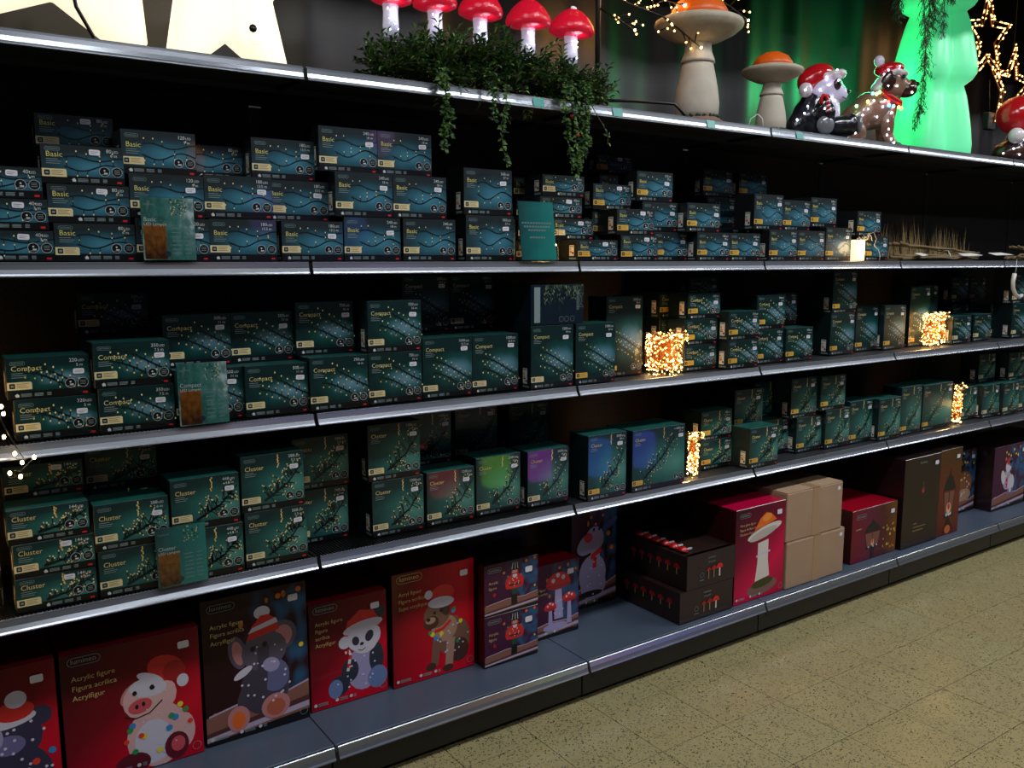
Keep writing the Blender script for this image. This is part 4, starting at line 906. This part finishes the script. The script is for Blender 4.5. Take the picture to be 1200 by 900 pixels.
# --- red toadstool stake lights
capm = M('toadstool_acrylic_red', C(214, 14, 40), .22, emit=.22, emit_rgb=(.9, .02, .06, 1)); t = NT(capm)
t.bump(t.noise(t.coord('Object'), 90, 3), .5, .004)
stipe = M('toadstool_acrylic_clear', C(206, 204, 220), .22, emit=.22, emit_rgb=(.75, .75, 1, 1)); t = NT(stipe); t.bump(t.noise(t.coord('Object'), 70, 3), .6, .004)
spotm = M('toadstool_spot', C(236, 222, 232), .3, emit=.25, emit_rgb=(1, .9, .95, 1)); led_cool = M('led_cool_white', (.8, .85, 1, 1), .3, emit=14, emit_rgb=(.72, .74, 1, 1))
for i, (x, zc, s) in enumerate(((.373, 2.462, .069), (.536, 2.468, .074), (.713, 2.468, .077), (.915, 2.466, .082), (1.108, 2.464, .085))):
    R = empty('toadstool_stake', (x, .20, ZT+.012)); tag(R, 'red toadstool light with clear stem in the garland, %s from left' % ORD[i], 'toadstool light', 'red toadstool stake lights')
    zb = zc-ZT-.012
    g = G(); g.lathe([(.020, -.006), (.75*s, -.002), (.97*s, .006), (s, .018), (.93*s, .036), (.70*s, .062), (.42*s, .082), (.15*s, .093), (.0005, .095)], capm, 28); g.obj('cap', R, (0, 0, zb), (.08, .04*(-1)**i, 0))
    for a, f_ in ((-2.2, .55), (-1.2, .5), (-1.7, .22), (-2.8, .6), (-.5, .6)):
        zz = .088*(1-f_)+.022; g = G(); g.ball((0, 0, 0), (.013, .013, .006), spotm, 8, 6); rr = s*f_*1.02
        g.obj('spot', R, (rr*math.cos(a), rr*math.sin(a), zb+zz), (0, .75, a))
    g = G(); g.lathe([(.024, -.100), (.026, -.07), (.024, -.03), (.026, 0)], stipe, 14); g.obj('stem', R, (0, 0, zb))
    g = G()
    for k in range(7): a = q.uniform(-2.6, -.6); g.dot((.024*math.cos(a), .024*math.sin(a), -.02-.07*q.random()), .0035, led_cool)
    tag(g.obj('leds', R, (0, 0, zb)), kind='stuff')
    g = G(); g.tube([(0, 0, 0), (.0, 0, zb-.098)], .004, black, 6); g.obj('stake', R)
    lamp('toadstool_glow', 'POINT', (0, -.05, zb-.03), .10, (.8, .8, 1), (.02,), parent=R)
# --- black twig tree with warm lights
R = empty('led_twig_tree', (1.295, .27, ZT)); tag(R, 'black metal twig tree with warm white bulbs behind the toadstools', 'light tree')
blk = M('black_metal', C(16, 16, 18), .4)
g = G(); g.tube([(0, 0, 0), (0, 0, .95)], .010, blk, 8); g.obj('trunk', R)
g = G(); g.tube([(0, 0, .075), (.10, -.09, .07), (.22, -.20, .055), (.265, -.225, .004)], .006, blk, 6); g.obj('leg', R)
g = G(); g.tube([(0, 0, .075), (-.10, -.08, .07), (-.16, -.12, .004)], .006, blk, 6); g.obj('leg', R)
g = G(); g.tube([(0, 0, .075), (.06, .12, .06), (.08, .18, .004)], .006, blk, 6); g.obj('leg', R)
bulbs = G()
def branch(P, r, kids, seed):
    qq = random.Random(seed); g = G(); g.tube(P, r, blk, 5, r*.5)
    V = [Vector(p) for p in P]
    for k in range(kids):
        f_ = .35+.65*k/kids; i = min(len(V)-2, int(f_*(len(V)-1))); p = V[i].lerp(V[i+1], f_*(len(V)-1)-i)
        d = Vector((qq.uniform(-.3, 1), qq.uniform(-.8, .5), qq.uniform(-1, .6))).normalized(); e = p+d*qq.uniform(.04, .08)
        g.tube([p, p.lerp(e, .5)+Vector((0, 0, .006)), e], r*.45, blk, 4); bulbs.ball(e, .0042, led_warm, 6, 5)
        if qq.random() < .6: bulbs.ball(p.lerp(e, .5)+Vector((0, -.006, 0)), .0038, led_warm, 6, 5)
    bulbs.ball(V[-1], .005, led_hot, 6, 5); g.obj('branch', R)
branch([(0, 0, .50), (.10, -.05, .44), (.25, -.10, .40), (.42, -.14, .30)], .006, 11, 1); branch([(0, 0, .48), (-.08, -.05, .50), (-.2, -.1, .50)], .005, 7, 2)
branch([(0, 0, .55), (.2, -.06, .48), (.36, -.1, .46)], .005, 9, 3); branch([(.25, -.1, .52), (.45, -.12, .52), (.62, -.1, .50), (.74, -.1, .46)], .005, 12, 4); branch([(0, 0, .60), (.12, -.1, .60), (.3, -.15, .55)], .005, 9, 5)
branch([(0, 0, .42), (.05, -.06, .37), (.10, -.10, .33)], .004, 6, 6); branch([(.3, 0, .56), (.5, .05, .56), (.72, .05, .49)], .004, 10, 7)
tag(bulbs.obj('warm_bulbs', R), kind='stuff'); lamp('twig_glow', 'POINT', (.35, .06, .52), 3.0, (1, .5, .14), (.12,), parent=R)
# --- mushrooms
concrete = noisy('painted_stem_white', C(214, 204, 188), C(180, 168, 150), 14, .7, bump=.25, detail=6); gill = noisy('cap_rim_cream', C(206, 194, 172), C(160, 146, 124), 18, .7, bump=.2, detail=6)
orange = noisy('cap_orange_paint', C(238, 112, 20), C(216, 84, 12), 7, .4); rockm = noisy('rock_base_brown', C(150, 112, 96), C(110, 82, 70), 12, .8, bump=.4); mossm = M('moss_green', C(30, 62, 30), .8)
def mushroom(x, y, R0, H, label):
    r = empty('mushroom_figure', (x, y, ZT)); tag(r, label, 'mushroom figure', 'orange-capped mushroom figures')
    s = H; k = R0
    g = G(); g.lathe([(.66*k, 0), (.67*k, .015*s), (.60*k, .055*s), (.46*k, .075*s)], rockm, 24, fn=lambda a, z, q_: q_*(1+.06*math.sin(a*3+1)+.03*math.sin(a*7))); g.obj('rock_base', r)
    g = G(); qq = random.Random(3)
    for i in range(90): a = qq.uniform(0, 2*PI); g.dot((.50*k*math.cos(a)*qq.uniform(.92, 1.1), .50*k*math.sin(a)*qq.uniform(.92, 1.1), .07*s+qq.uniform(-.01, .02)*s*.6), .022*k+.004, mossm)
    tag(g.obj('moss_ring', r), kind='stuff')
    g = G(); g.lathe([(.42*k, .06*s), (.49*k, .11*s), (.50*k, .19*s), (.46*k, .30*s), (.375*k, .44*s), (.33*k, .505*s)], concrete, 26); g.obj('stem', r)
    g = G(); g.lathe([(.32*k, .49*s), (.385*k, .495*s), (.37*k, .515*s), (.31*k, .57*s), (.29*k, .63*s), (.33*k, .68*s)], concrete, 26, fn=lambda a, z, q_: q_*(1+.012*math.sin(a*26))); g.obj('collar', r)
    g = G(); g.lathe([(.30*k, .64*s), (.55*k, .665*s), (.84*k, .715*s), (.985*k, .758*s), (1.0*k, .778*s), (.98*k, .798*s), (.9*k, .812*s), (.6*k, .84*s)], gill, 34, fn=lambda a, z, q_: q_*(1+.018*math.sin(a*2+1))); g.obj('cap_rim', r)
    g = G(); g.lathe([(.66*k, .815*s), (.63*k, .875*s), (.50*k, .945*s), (.26*k, .992*s), (.001, 1.01*s)], orange, 26); g.obj('cap', r); return r
mushroom(1.772, .20, .182, .525, 'tall cream mushroom figure with a glowing orange cap')
mushroom(2.238, .20, .135, .362, 'smaller cream mushroom figure with orange cap next to the panda')
g = G(); g.tube([(1.985, .11, ZT+.002), (1.99, .10, ZT+.045), (2.02, .09, ZT+.065), (2.05, .09, ZT+.05), (2.06, .09, ZT+.004)], .0025, tagw, 5)
tag(g.obj('loop_cable'), 'thin white cable loop standing between the two mushroom figures', 'cable')
# --- acrylic animals
def blob(name, parts, mat, parent, vox=.010):
    g = G()
    for c, r, *rot in parts: g.ball(c, r, mat, 16, 12, rot[0] if rot else None)
    o = g.obj(name, parent); m = o.modifiers.new('merge', 'REMESH'); m.mode = 'VOXEL'; m.voxel_size = vox; m.use_smooth_shade = True
    m2 = o.modifiers.new('soft', 'SMOOTH'); m2.factor = .6; m2.iterations = 5; return o
from mathutils import Euler
def acr(name, rgb, e=.0): 
    m = M(name, C(*rgb), .16, emit=e, coat=.6) if not e else M(name, C(*rgb), .16, emit=e, emit_rgb=C(*rgb), coat=.6)
    t = NT(m); t.bump(t.noise(t.coord('Object'), 60, 3), .35, .004); return m
a_blk = acr('acrylic_black', (34, 34, 40)); a_wht = acr('acrylic_white', (214, 206, 232), .10); a_red = acr('acrylic_red', (186, 22, 30), .06); a_pom = acr('acrylic_pompom', (222, 210, 214), .08); a_gry = acr('acrylic_grey', (120, 122, 128)); a_brn = acr('acrylic_brown', (124, 92, 74), .05); a_drk = acr('acrylic_dark_brown', (62, 38, 28)); a_lil = acr('acrylic_lilac', (196, 178, 216), .12)
eye_m = M('glass_eye', C(10, 9, 12), .05)
def leds(parent, pts, m, r=.0045, name='leds'):
    g = G()
    for p in pts: g.ball(p, r, m, 6, 5)
    tag(g.obj(name, parent), kind='stuff')
PD = empty('panda_figure', (2.56, .175, ZT+.016), -.72); PD.scale = (.92, .92, 1.02); tag(PD, 'acrylic panda figure in a red hat sitting on the top shelf', 'figure', 'light-up acrylic figures')
blob('body', [((-.05, 0, .085), (.10, .095, .10)), ((-.03, 0, .14), (.082, .08, .08)), ((-.13, -.02, .05), (.045, .06, .06))], a_blk, PD)
blob('belly', [((.025, -.015, .10), (.062, .078, .115)), ((.03, -.02, .05), (.055, .075, .06))], a_wht, PD)
blob('leg', [((.075, -.075, .045), (.085, .042, .045)), ((.13, -.08, .05), (.032, .04, .05))], a_blk, PD); blob('leg', [((.10, .06, .05), (.085, .045, .05))], a_blk, PD)
blob('foot_sole', [((.165, -.08, .05), (.016, .034, .042))], a_gry, PD, .007); blob('foot_sole', [((.00, -.105, .045), (.045, .02, .045))], a_gry, PD, .007)
blob('arm', [((-.015, -.085, .125), (.036, .034, .065), Euler((0, .5, 0))), ((.02, -.10, .10), (.03, .03, .04))], a_blk, PD)
blob('head', [((.015, -.01, .205), (.088, .082, .078)), ((.075, -.02, .190), (.045, .045, .040))], a_wht, PD)
blob('eye_patch', [((.052, -.080, .222), (.022, .014, .026))], acr('acrylic_purple_black', (70, 46, 62)), PD, .006); g = G(); g.ball((.058, -.092, .226), .010, eye_m); g.obj('eye', PD); g = G(); g.ball((.119, -.03, .200), (.012, .014, .010), eye_m); g.obj('nose', PD)
g = G(); g.tube([(.085, -.062, .172), (.10, -.052, .166), (.112, -.04, .170)], .0022, eye_m, 5); g.obj('mouth', PD)
blob('hat', [((-.03, -.005, .268), (.088, .078, .058), Euler((0, -.25, 0))), ((-.075, -.02, .245), (.055, .06, .05))], a_red, PD)
blob('hat_brim', [((.00+.035*k, -.035-.02*math.sin(k), .262-.004*abs(k)+.008*k) , (.030, .055, .022)) for k in (-2, -1, 0, 1, 2)], a_pom, PD, .008)
blob('pompom', [((-.092, -.06, .205), (.036, .036, .034))], a_pom, PD, .008)
g = G(); cn = [(.005, -.125, .095), (.002, -.125, .150), (-.006, -.125, .168), (-.022, -.125, .170), (-.030, -.125, .155), (-.030, -.125, .135)]; g.tube(cn, .009, M('candy_red', C(206, 24, 30), .25), 8); g.obj('candy_cane', PD)
g = G(); cm = M('candy_white', C(236, 226, 226), .25)
for k, (p, z_) in enumerate(((.004, .105), (.003, .125), (.002, .145))): g.tube([(p-.010, -.127, z_-.004), (p, -.1345, z_), (p+.010, -.127, z_+.004)], .004, cm, 5)
g.obj('candy_stripe', PD)
leds(PD, [(-.13, -.075, .075), (-.10, -.095, .10), (-.085, -.09, .13), (-.01, -.118, .115), (.03, -.09, .165), (-.03, -.09, .20), (.055, -.094, .238), (.0, -.085, .252), (.05, -.075, .285), (.10, -.07, .08), (.02, -.1, .07), (-.10, -.092, .20)], led_cool)
DG = empty('dog_figure', (2.985, .19, ZT), -.72); DG.scale = (.85, .85, .95); tag(DG, 'brown acrylic dog figure in a red hat with coloured bulbs', 'figure', 'light-up acrylic figures')
blob('body', [((-.16, 0, .085), (.115, .085, .085)), ((-.10, 0, .14), (.11, .078, .085), Euler((0, -.7, 0))), ((-.02, 0, .19), (.095, .075, .10), Euler((0, -.8, 0))), ((.055, 0, .20), (.075, .075, .11))], a_brn, DG)
blob('haunch', [((-.14, -.06, .075), (.10, .045, .075))], a_brn, DG); blob('haunch', [((-.14, .06, .075), (.10, .045, .075))], a_brn, DG)
for dy in (-.045, .05): blob('leg', [((.07, dy, .12), (.040, .034, .10)), ((.085, dy, .035), (.036, .034, .04)), ((.10, dy-.005, .016), (.045, .034, .017))], a_brn, DG)
blob('paw', [((-.02, -.09, .016), (.055, .03, .017))], a_drk, DG, .007); blob('paw', [((.115, -.055, .014), (.04, .032, .015))], a_drk, DG, .007)
blob('head', [((.095, -.01, .325), (.078, .070, .072)), ((.16, -.01, .300), (.06, .055, .045))], acr('acrylic_tan', (150, 118, 98), .05), DG)
blob('muzzle', [((.175, -.012, .292), (.058, .056, .042)), ((.20, -.012, .315), (.03, .035, .03))], a_drk, DG, .008); blob('ear', [((.055, -.078, .325), (.042, .016, .055), Euler((0, .35, 0)))], a_drk, DG, .007); blob('ear', [((.06, .07, .325), (.04, .016, .05))], a_drk, DG, .007)
g = G(); g.ball((.135, -.076, .345), .011, eye_m); g.obj('eye', DG); g = G(); g.ball((.228, -.015, .318), (.013, .018, .012), eye_m); g.obj('nose', DG)
blob('hat', [((.075, -.005, .395), (.085, .07, .035), Euler((0, -.1, 0)))], a_red, DG, .008); blob('hat_brim', [((.105-.035*k, -.015, .375-.010*k*k) , (.034, .076, .022)) for k in (-1, 0, 1, 2, 2.6)], a_pom, DG, .008); blob('pompom', [((.01, -.03, .432), (.03, .03, .03))], a_wht, DG, .008)
g = G(); g.tube([(.02, -.075, .275), (.07, -.088, .245), (.125, -.07, .220), (.14, -.01, .215), (.12, .06, .23)], .015, M('red_collar', C(196, 12, 24), .3), 8); g.obj('collar', DG)
leds(DG, [(-.22, -.06, .10), (-.18, -.10, .12), (-.12, -.108, .07), (-.16, -.105, .045), (-.08, -.09, .16), (-.05, -.085, .19), (.0, -.085, .15), (.03, -.08, .20), (.06, -.085, .13), (.06, -.085, .06), (.085, -.085, .04), (.10, -.08, .02), (.04, -.085, .23), (.08, -.08, .17), (-.02, -.08, .23), (.05, -.09, .30), (.10, -.08, .30), (.11, -.08, .395), (.05, -.075, .38), (.03, -.07, .36), (-.06, -.1, .03), (.07, -.075, .09), (.19, -.06, .27)], led_cool, .0048)
for nm_, col_, pts in (('red', (1, .08, .05), ((.055, -.092, .222), (.13, -.08, .19))), ('yellow', (1, .75, .1), ((-.01, -.088, .262), (-.055, -.088, .225), (.115, -.085, .195))), ('blue', (.1, .5, 1), ((-.03, -.085, .265), (.06, -.09, .205), (.085, -.088, .20))), ('green', (.15, 1, .25), ((-.115, -.085, .205), (.005, -.09, .27)))):
    leds(DG, pts, M('bulb_'+nm_, col_+(1,), .3, emit=7, emit_rgb=col_+(1,)), .009, 'coloured_bulbs')
lamp('dog_glow', 'POINT', (-.05, -.13, .2), .10, (.8, .85, 1), (.05,), parent=DG)
# figure cut by the right edge
FR = empty('elf_figure', (4.36, .17, ZT+.012), -.7); tag(FR, 'acrylic figure in a dark red hat cut off by the right edge', 'figure', 'light-up acrylic figures')
blob('body', [((-.02, 0, .06), (.11, .09, .07)), ((.04, 0, .12), (.10, .08, .09))], a_drk, FR); blob('head', [((.05, -.02, .20), (.08, .075, .07))], a_brn, FR); blob('hat', [((.0, -.02, .265), (.13, .10, .11)), ((.07, -.01, .30), (.09, .08, .08))], a_red, FR); blob('pompom', [((-.045, -.10, .145), (.045, .045, .045))], a_pom, FR, .008)
leds(FR, [(-.10, -.08, .05), (-.05, -.09, .075), (-.02, -.10, .04), (.0, -.1, .12)], led_cool)
# --- green tree lamp
tree_m = M('green_glow_plastic', (.25, .9, .5, 1), .35, emit=.33, emit_rgb=(.07, 1, .36, 1))
R = empty('tree_lamp', (3.79, .36, ZT)); tag(R, 'glowing green plastic fir tree lamp on the top shelf', 'tree lamp')
prof = []
for zb, r0, r1, h in ((0, .30, .26, .43), (.43, .31, .24, .39), (.82, .29, .2, .36), (1.18, .19, .10, .32), (1.5, .13, .01, .3)):
    for f_, s in ((0, .86), (.08, .97), (.2, 1.0), (.4, .98), (.6, .94), (.8, .88), (.93, .80)): prof.append(((r0+(r1-r0)*f_)*s*.72, zb+h*f_))
prof = [(.15, 0)]+prof+[(.001, 1.82)]
g = G(); g.lathe(prof, tree_m, 96, fn=lambda a, z, q_: q_*(.62+.38*abs(math.cos(2*(a-.45)))**1.4)); g.obj('tree_shell', R)
lamp('tree_glow', 'POINT', (-.40, .14, .45), 7., (.05, 1, .32), (.12,), parent=R)
# --- hanging fir branch
R = empty('hanging_fir_branch', (3.03, -.04, 3.10)); tag(R, 'hanging green fir garland in front of the tree lamp', 'garland')
fir = [M('fir_needle_%d' % i, C(*c), .55) for i, c in enumerate(((34, 66, 30), (26, 50, 26), (48, 84, 36), (58, 70, 22)))]
def spray(P, n, L, seed, tw):
    qq = random.Random(seed); g = G(); V = [Vector(p) for p in P]; g.tube(V, .003, stemm, 4, .0012)
    for i in range(n):
        f_ = qq.random()**.9; k = min(len(V)-2, int(f_*(len(V)-1))); p = V[k].lerp(V[k+1], f_*(len(V)-1)-k); ax = (V[k+1]-V[k]).normalized()
        a = qq.uniform(0, 2*PI); s = Vector((math.cos(a), .7*math.sin(a), 0)); d = (ax*.9+s*qq.uniform(.5, 1.1)).normalized(); l = tw*(1.15-.75*f_)*qq.uniform(.5, 1.1); e = p+d*l
        g.tube([p, e], .0011, stemm, 3, cap=False); m_ = qq.choice(fir)
        for j in range(10):
            pp = p.lerp(e, .15+.85*j/9); b = qq.uniform(0, 2*PI); sd = Vector((math.cos(b), math.sin(b), qq.uniform(-.4, .1)))
            leaf(g, pp, d*.8+sd*.8, L*qq.uniform(.7, 1.2), .0016, m_)
    tag(g.obj('fir_spray', R), kind='stuff')
spray([(-.06, 0, .0), (-.05, 0, -.25), (-.02, -.01, -.50), (-.03, -.01, -.70), (-.055, -.01, -.83)], 120, .022, 1, .085)
spray([(.12, 0, .0), (.14, .01, -.20), (.15, .01, -.40)], 60, .022, 2, .07); spray([(.02, .02, .0), (.04, .02, -.3), (.02, .02, -.55)], 90, .022, 3, .09); spray([(.22, .03, .0), (.25, .03, -.22)], 40, .02, 4, .06); spray([(-.13, .05, 0), (-.15, .06, -.22), (-.145, .06, -.36)], 60, .022, 5, .06)
spray([(.0, .0, .0), (.0, .0, -.18), (.06, 0, -.34)], 70, .022, 6, .09)
g = G(); g.tube([(0, 0, -.01), (0, 0, 1.4)], .003, black, 4); g.obj('hanging_wire', R)
# --- wire stars
gold_w = M('gold_wire', C(170, 110, 50), .35, .8)
for (x, y, z, s, rot, lab) in ((4.44, .42, 2.955, .28, .10, 'large gold wire star with warm micro lights hanging at upper right'), (4.72, .40, 2.69, .27, -.05, 'gold wire star hanging lower, cut off by the right edge')):
    R = empty('wire_star', (x, y, z)); tag(R, lab, 'star light', 'hanging wire stars'); g = G(); lo = G(); qq = random.Random(int(x*10))
    P = star_pts(0, 0, s, s*.45, PI/2+rot); Q = star_pts(0, 0, s*.72, s*.30, PI/2+rot)
    for L_ in (P, Q): g.tube([(u, 0, v) for u, v in L_+L_[:1]], .004, gold_w, 5)
    for i in range(10):
        g.tube([(P[i][0], 0, P[i][1]), (Q[i][0], 0, Q[i][1])], .003, gold_w, 4)
        for k in range(16):
            f_ = qq.random(); c = qq.random(); a, b = P[i], P[(i+1) % 10]; a2, b2 = Q[i], Q[(i+1) % 10]; e = qq.choice((0, 1, .0, 1, c))
            lo.dot(((a[0]+(b[0]-a[0])*f_)*(1-e)+(a2[0]+(b2[0]-a2[0])*f_)*e, -.006, (a[1]+(b[1]-a[1])*f_)*(1-e)+(a2[1]+(b2[1]-a2[1])*f_)*e), .0048, led_warm)
    g.obj('wire_frame', R); tag(lo.obj('micro_leds', R), kind='stuff')
    g = G(); g.tube([(0, 0, s*.98), (0, 0, 4.3-z)], .002, black, 4); g.obj('hanging_wire', R)
    g = G(); g.box(.05, .14, -.015, .02, -.52 if s > .275 else -.47, -.42 if s > .275 else -.37, black, .004); g.obj('battery_box', R)
    g = G(); g.tube([(.06, 0, -.23*s/.28), (.085, 0, -.45)], .002, black, 4); g.obj('battery_cable', R)
    lamp('star_glow', 'POINT', (0, .1, -.05), 1.6, (1, .5, .18), (.2,), parent=R)
# ------------------------------------------------------------------ twigs, dry grass and tags on the upper shelf, right
twigm = noisy('bark_twig', C(136, 112, 70), C(88, 72, 46), 30, .7); straw = [M('straw_%d' % i, C(*c), .7) for i, c in enumerate(((150, 124, 76), (120, 94, 58), (170, 146, 92)))]
for i, (x0, x1, y, n, lab) in enumerate(((3.05, 3.92, .08, 9, 'bundle of bare twigs lying on the upper shelf'), (3.36, 4.02, .19, 7, 'second twig bundle lying behind the first on the upper shelf'), (4.18, 4.75, .09, 9, 'gnarled twig bundle lying at the right end of the upper shelf'))):
    qq = random.Random(40+i); R = empty('twig_bundle', ((x0+x1)/2, y, 1.645)); tag(R, lab, 'twigs', 'twig bundles')
    for k in range(n):
        P = []; a = qq.uniform(-.02, .03); z = .008+.012*(k % 3)+qq.uniform(0, .006); xs = x0-(x0+x1)/2+qq.uniform(0, .1); xe = x1-(x0+x1)/2-qq.uniform(0, .12)
        for j in range(7): P.append((xs+(xe-xs)*j/6, a+qq.uniform(-.014, .014), max(.008, z+qq.uniform(-.006, .008)+(.045*(1-j/6) if k % 3 == 2 else 0))))
        g = G(); g.tube(P, .0075, twigm, 6, .004); g.obj('twig', R)
    g = G(); g.tube([(.05, -.03, .01), (.05, -.01, .05), (.05, .03, .05), (.05, .04, .01)], .002, tagw, 4); g.obj('binding', R)
R = empty('dry_grass', (3.55, .33, 1.645)); tag(R, 'upright dried grass standing at the back of the upper shelf', 'dried grass')
g = G(); qq = random.Random(50)
for i in range(420):
    x = qq.uniform(-.55, .55); y = qq.uniform(-.08, .10); h = qq.uniform(.09, .26)*(1-.5*abs(x)); l = qq.uniform(-.05, .05)
    g.add([(x-.0026, y, 0), (x+.0026, y, 0), (x+l+.0006, y+.01, h)], [(0, 1, 2)], qq.choice(straw))
tag(g.obj('blades', R), kind='stuff')
g = G(); g.box(-.56, .56, -.09, .11, -.0005, .012, stemm); g.obj('base_block', R)
for i, (x, y, z, ry, rz, lab) in enumerate(((3.24, .045, 1.667, .3, .3, 'crumpled white paper tag on the twigs, nearest the lamp'), (3.72, .05, 1.668, -.2, -.2, 'white paper tag lying on the twig bundle, middle one'), (4.00, .03, 1.672, .1, .1, 'bright white card tag hanging over the shelf edge'))):
    R = empty('paper_tag', (x, y, z), rz); tag(R, lab, 'tag', 'paper tags on the twigs'); g = G(); w = (.05, .07, .12)[i]; g.add([(-w, -.02, 0), (w, -.025, .004), (w, .02, .012), (-w, .022, .014), (0, 0, .016)], [(0, 1, 4), (1, 2, 4), (2, 3, 4), (3, 0, 4)], tagw); g.obj('card', R); g = G(); g.tube([(w*.8, 0, .012), (w, -.0, .02), (w*1.1, -.0, .012)], .001, stemm, 4); g.obj('thread', R)
R = empty('curled_ribbon', (4.075, -.016, 1.60)); tag(R, 'curled white plastic ribbon hanging from the upper shelf on a thread', 'ribbon')
g = G(); g.tube([(.012, .0, .05), (.01, -.002, .0), (.005, 0, -.03)], .0012, tagw, 4); g.obj('thread', R)
pl = M('white_plastic', C(214, 210, 204), .35); g = G(); P = [(.0, 0, -.028), (-.012, 0, -.07), (-.005, 0, -.11), (.03, 0, -.145), (.075, 0, -.160), (.10, 0, -.148)]
g.tube(P, .012, pl, 8, .010); g.obj('ribbon', R)
# ------------------------------------------------------------------ dark print carton with a fir sprig, on the middle shelf
R = empty('sprig_carton', (.803, .026, 1.4205)); tag(R, 'dark navy carton with a printed fir sprig, lying on a light-chain box', 'box')
navy = M('carton_navy', C(14, 30, 44), .3, coat=.3); w, d, h = .235, .19, .142
g = G(); g.box(0, w, 0, d, 0, h, navy, .0015); g.obj('carton', R)
a = Pic(w, h); qq = random.Random(6)
for i in range(150):
    u = qq.uniform(.22, .97); v_ = 1-qq.random()**1.6*(.55-.5*abs(u-.45)); an = qq.uniform(3.6, 5.6); l = qq.uniform(.05, .12)
    a.Li([(u, v_), (u+l*.6*math.cos(an), v_+l*math.sin(an))], .014, P_(*qq.choice((('sprig', 96, 122, 78), ('sprig_light', 150, 170, 130), ('sprig_dark', 48, 78, 48)))), .004); a.k -= 0
a.rect(.012, .01, .038, h-.008, pr_grey, 60); a.pill(w-.02, .06, w-.010, .11, .001, pr_line, 60)
for u in (.56, .66, .77): a.ring(u*w, .14*h, .010, .001, pr_grey, 60)
for i in range(3): a.rect(w-.034+i*.004, .05, w-.0325+i*.004, .115, pr_grey, 60)
a.clip().obj('front_print', R)
# ------------------------------------------------------------------ unseen coloured lamps, added for the reflections in the glossy cartons and rails
for i, (x, col_, nm_) in enumerate(((1.71, (1, .06, .08), 'red'), (2.13, (.35, 1, .05), 'green'), (2.47, (.75, .05, 1), 'magenta'), (2.86, (.08, .25, 1), 'blue'), (3.30, (.12, .15, 1), 'violet'))):
    R = empty('added_cube_lamp', (x, -2.05, 0)); tag(R, 'added unseen %s cube lamp in the aisle, mirrored by the cartons' % nm_, 'lamp', 'added cube lamps in the aisle')
    g = G(); g.box(-.07, .07, -.07, .07, 0, .02, black, .004); g.tube([(0, 0, .02), (0, 0, .17)], .03, black, 10); g.obj('stand', R)
    g = G(); g.box(-.085, .085, -.06, .06, .17, .42, M('cube_glow_'+nm_, col_+(1,), .4, emit=3.6 if nm_ != 'red' else 2.2, emit_rgb=col_+(1,)), .02); g.obj('glow_cube', R)
for i, (x, z, s_, col_, nm_) in enumerate(((.60, 1.90, .10, (.35, .22, 1), 'violet'), (1.12, 1.78, .10, (.1, .3, 1), 'blue'), (.30, 2.16, .07, (1, .35, .06), 'orange'), (1.30, 2.35, .10, (.7, .3, .9), 'lilac'))):  # unseen lanterns, added to give the upper cartons their coloured sheen
    R = empty('added_lantern', (x, -2.05, z)); tag(R, 'added unseen %s lantern over the aisle, mirrored by the cartons' % nm_, 'lantern', 'added lanterns over the aisle')
    g = G(); g.ball((0, 0, 0), (s_*.8, s_*.8, s_*1.2), M('lantern_glow_'+nm_, col_+(1,), .6, emit=1.6, emit_rgb=col_+(1,)), 16, 10); g.obj('paper_shade', R)
    g = G(); g.tube([(0, 0, s_*1.2), (0, 0, 4.4-z)], .003, black, 4); g.obj('hanging_cord', R)
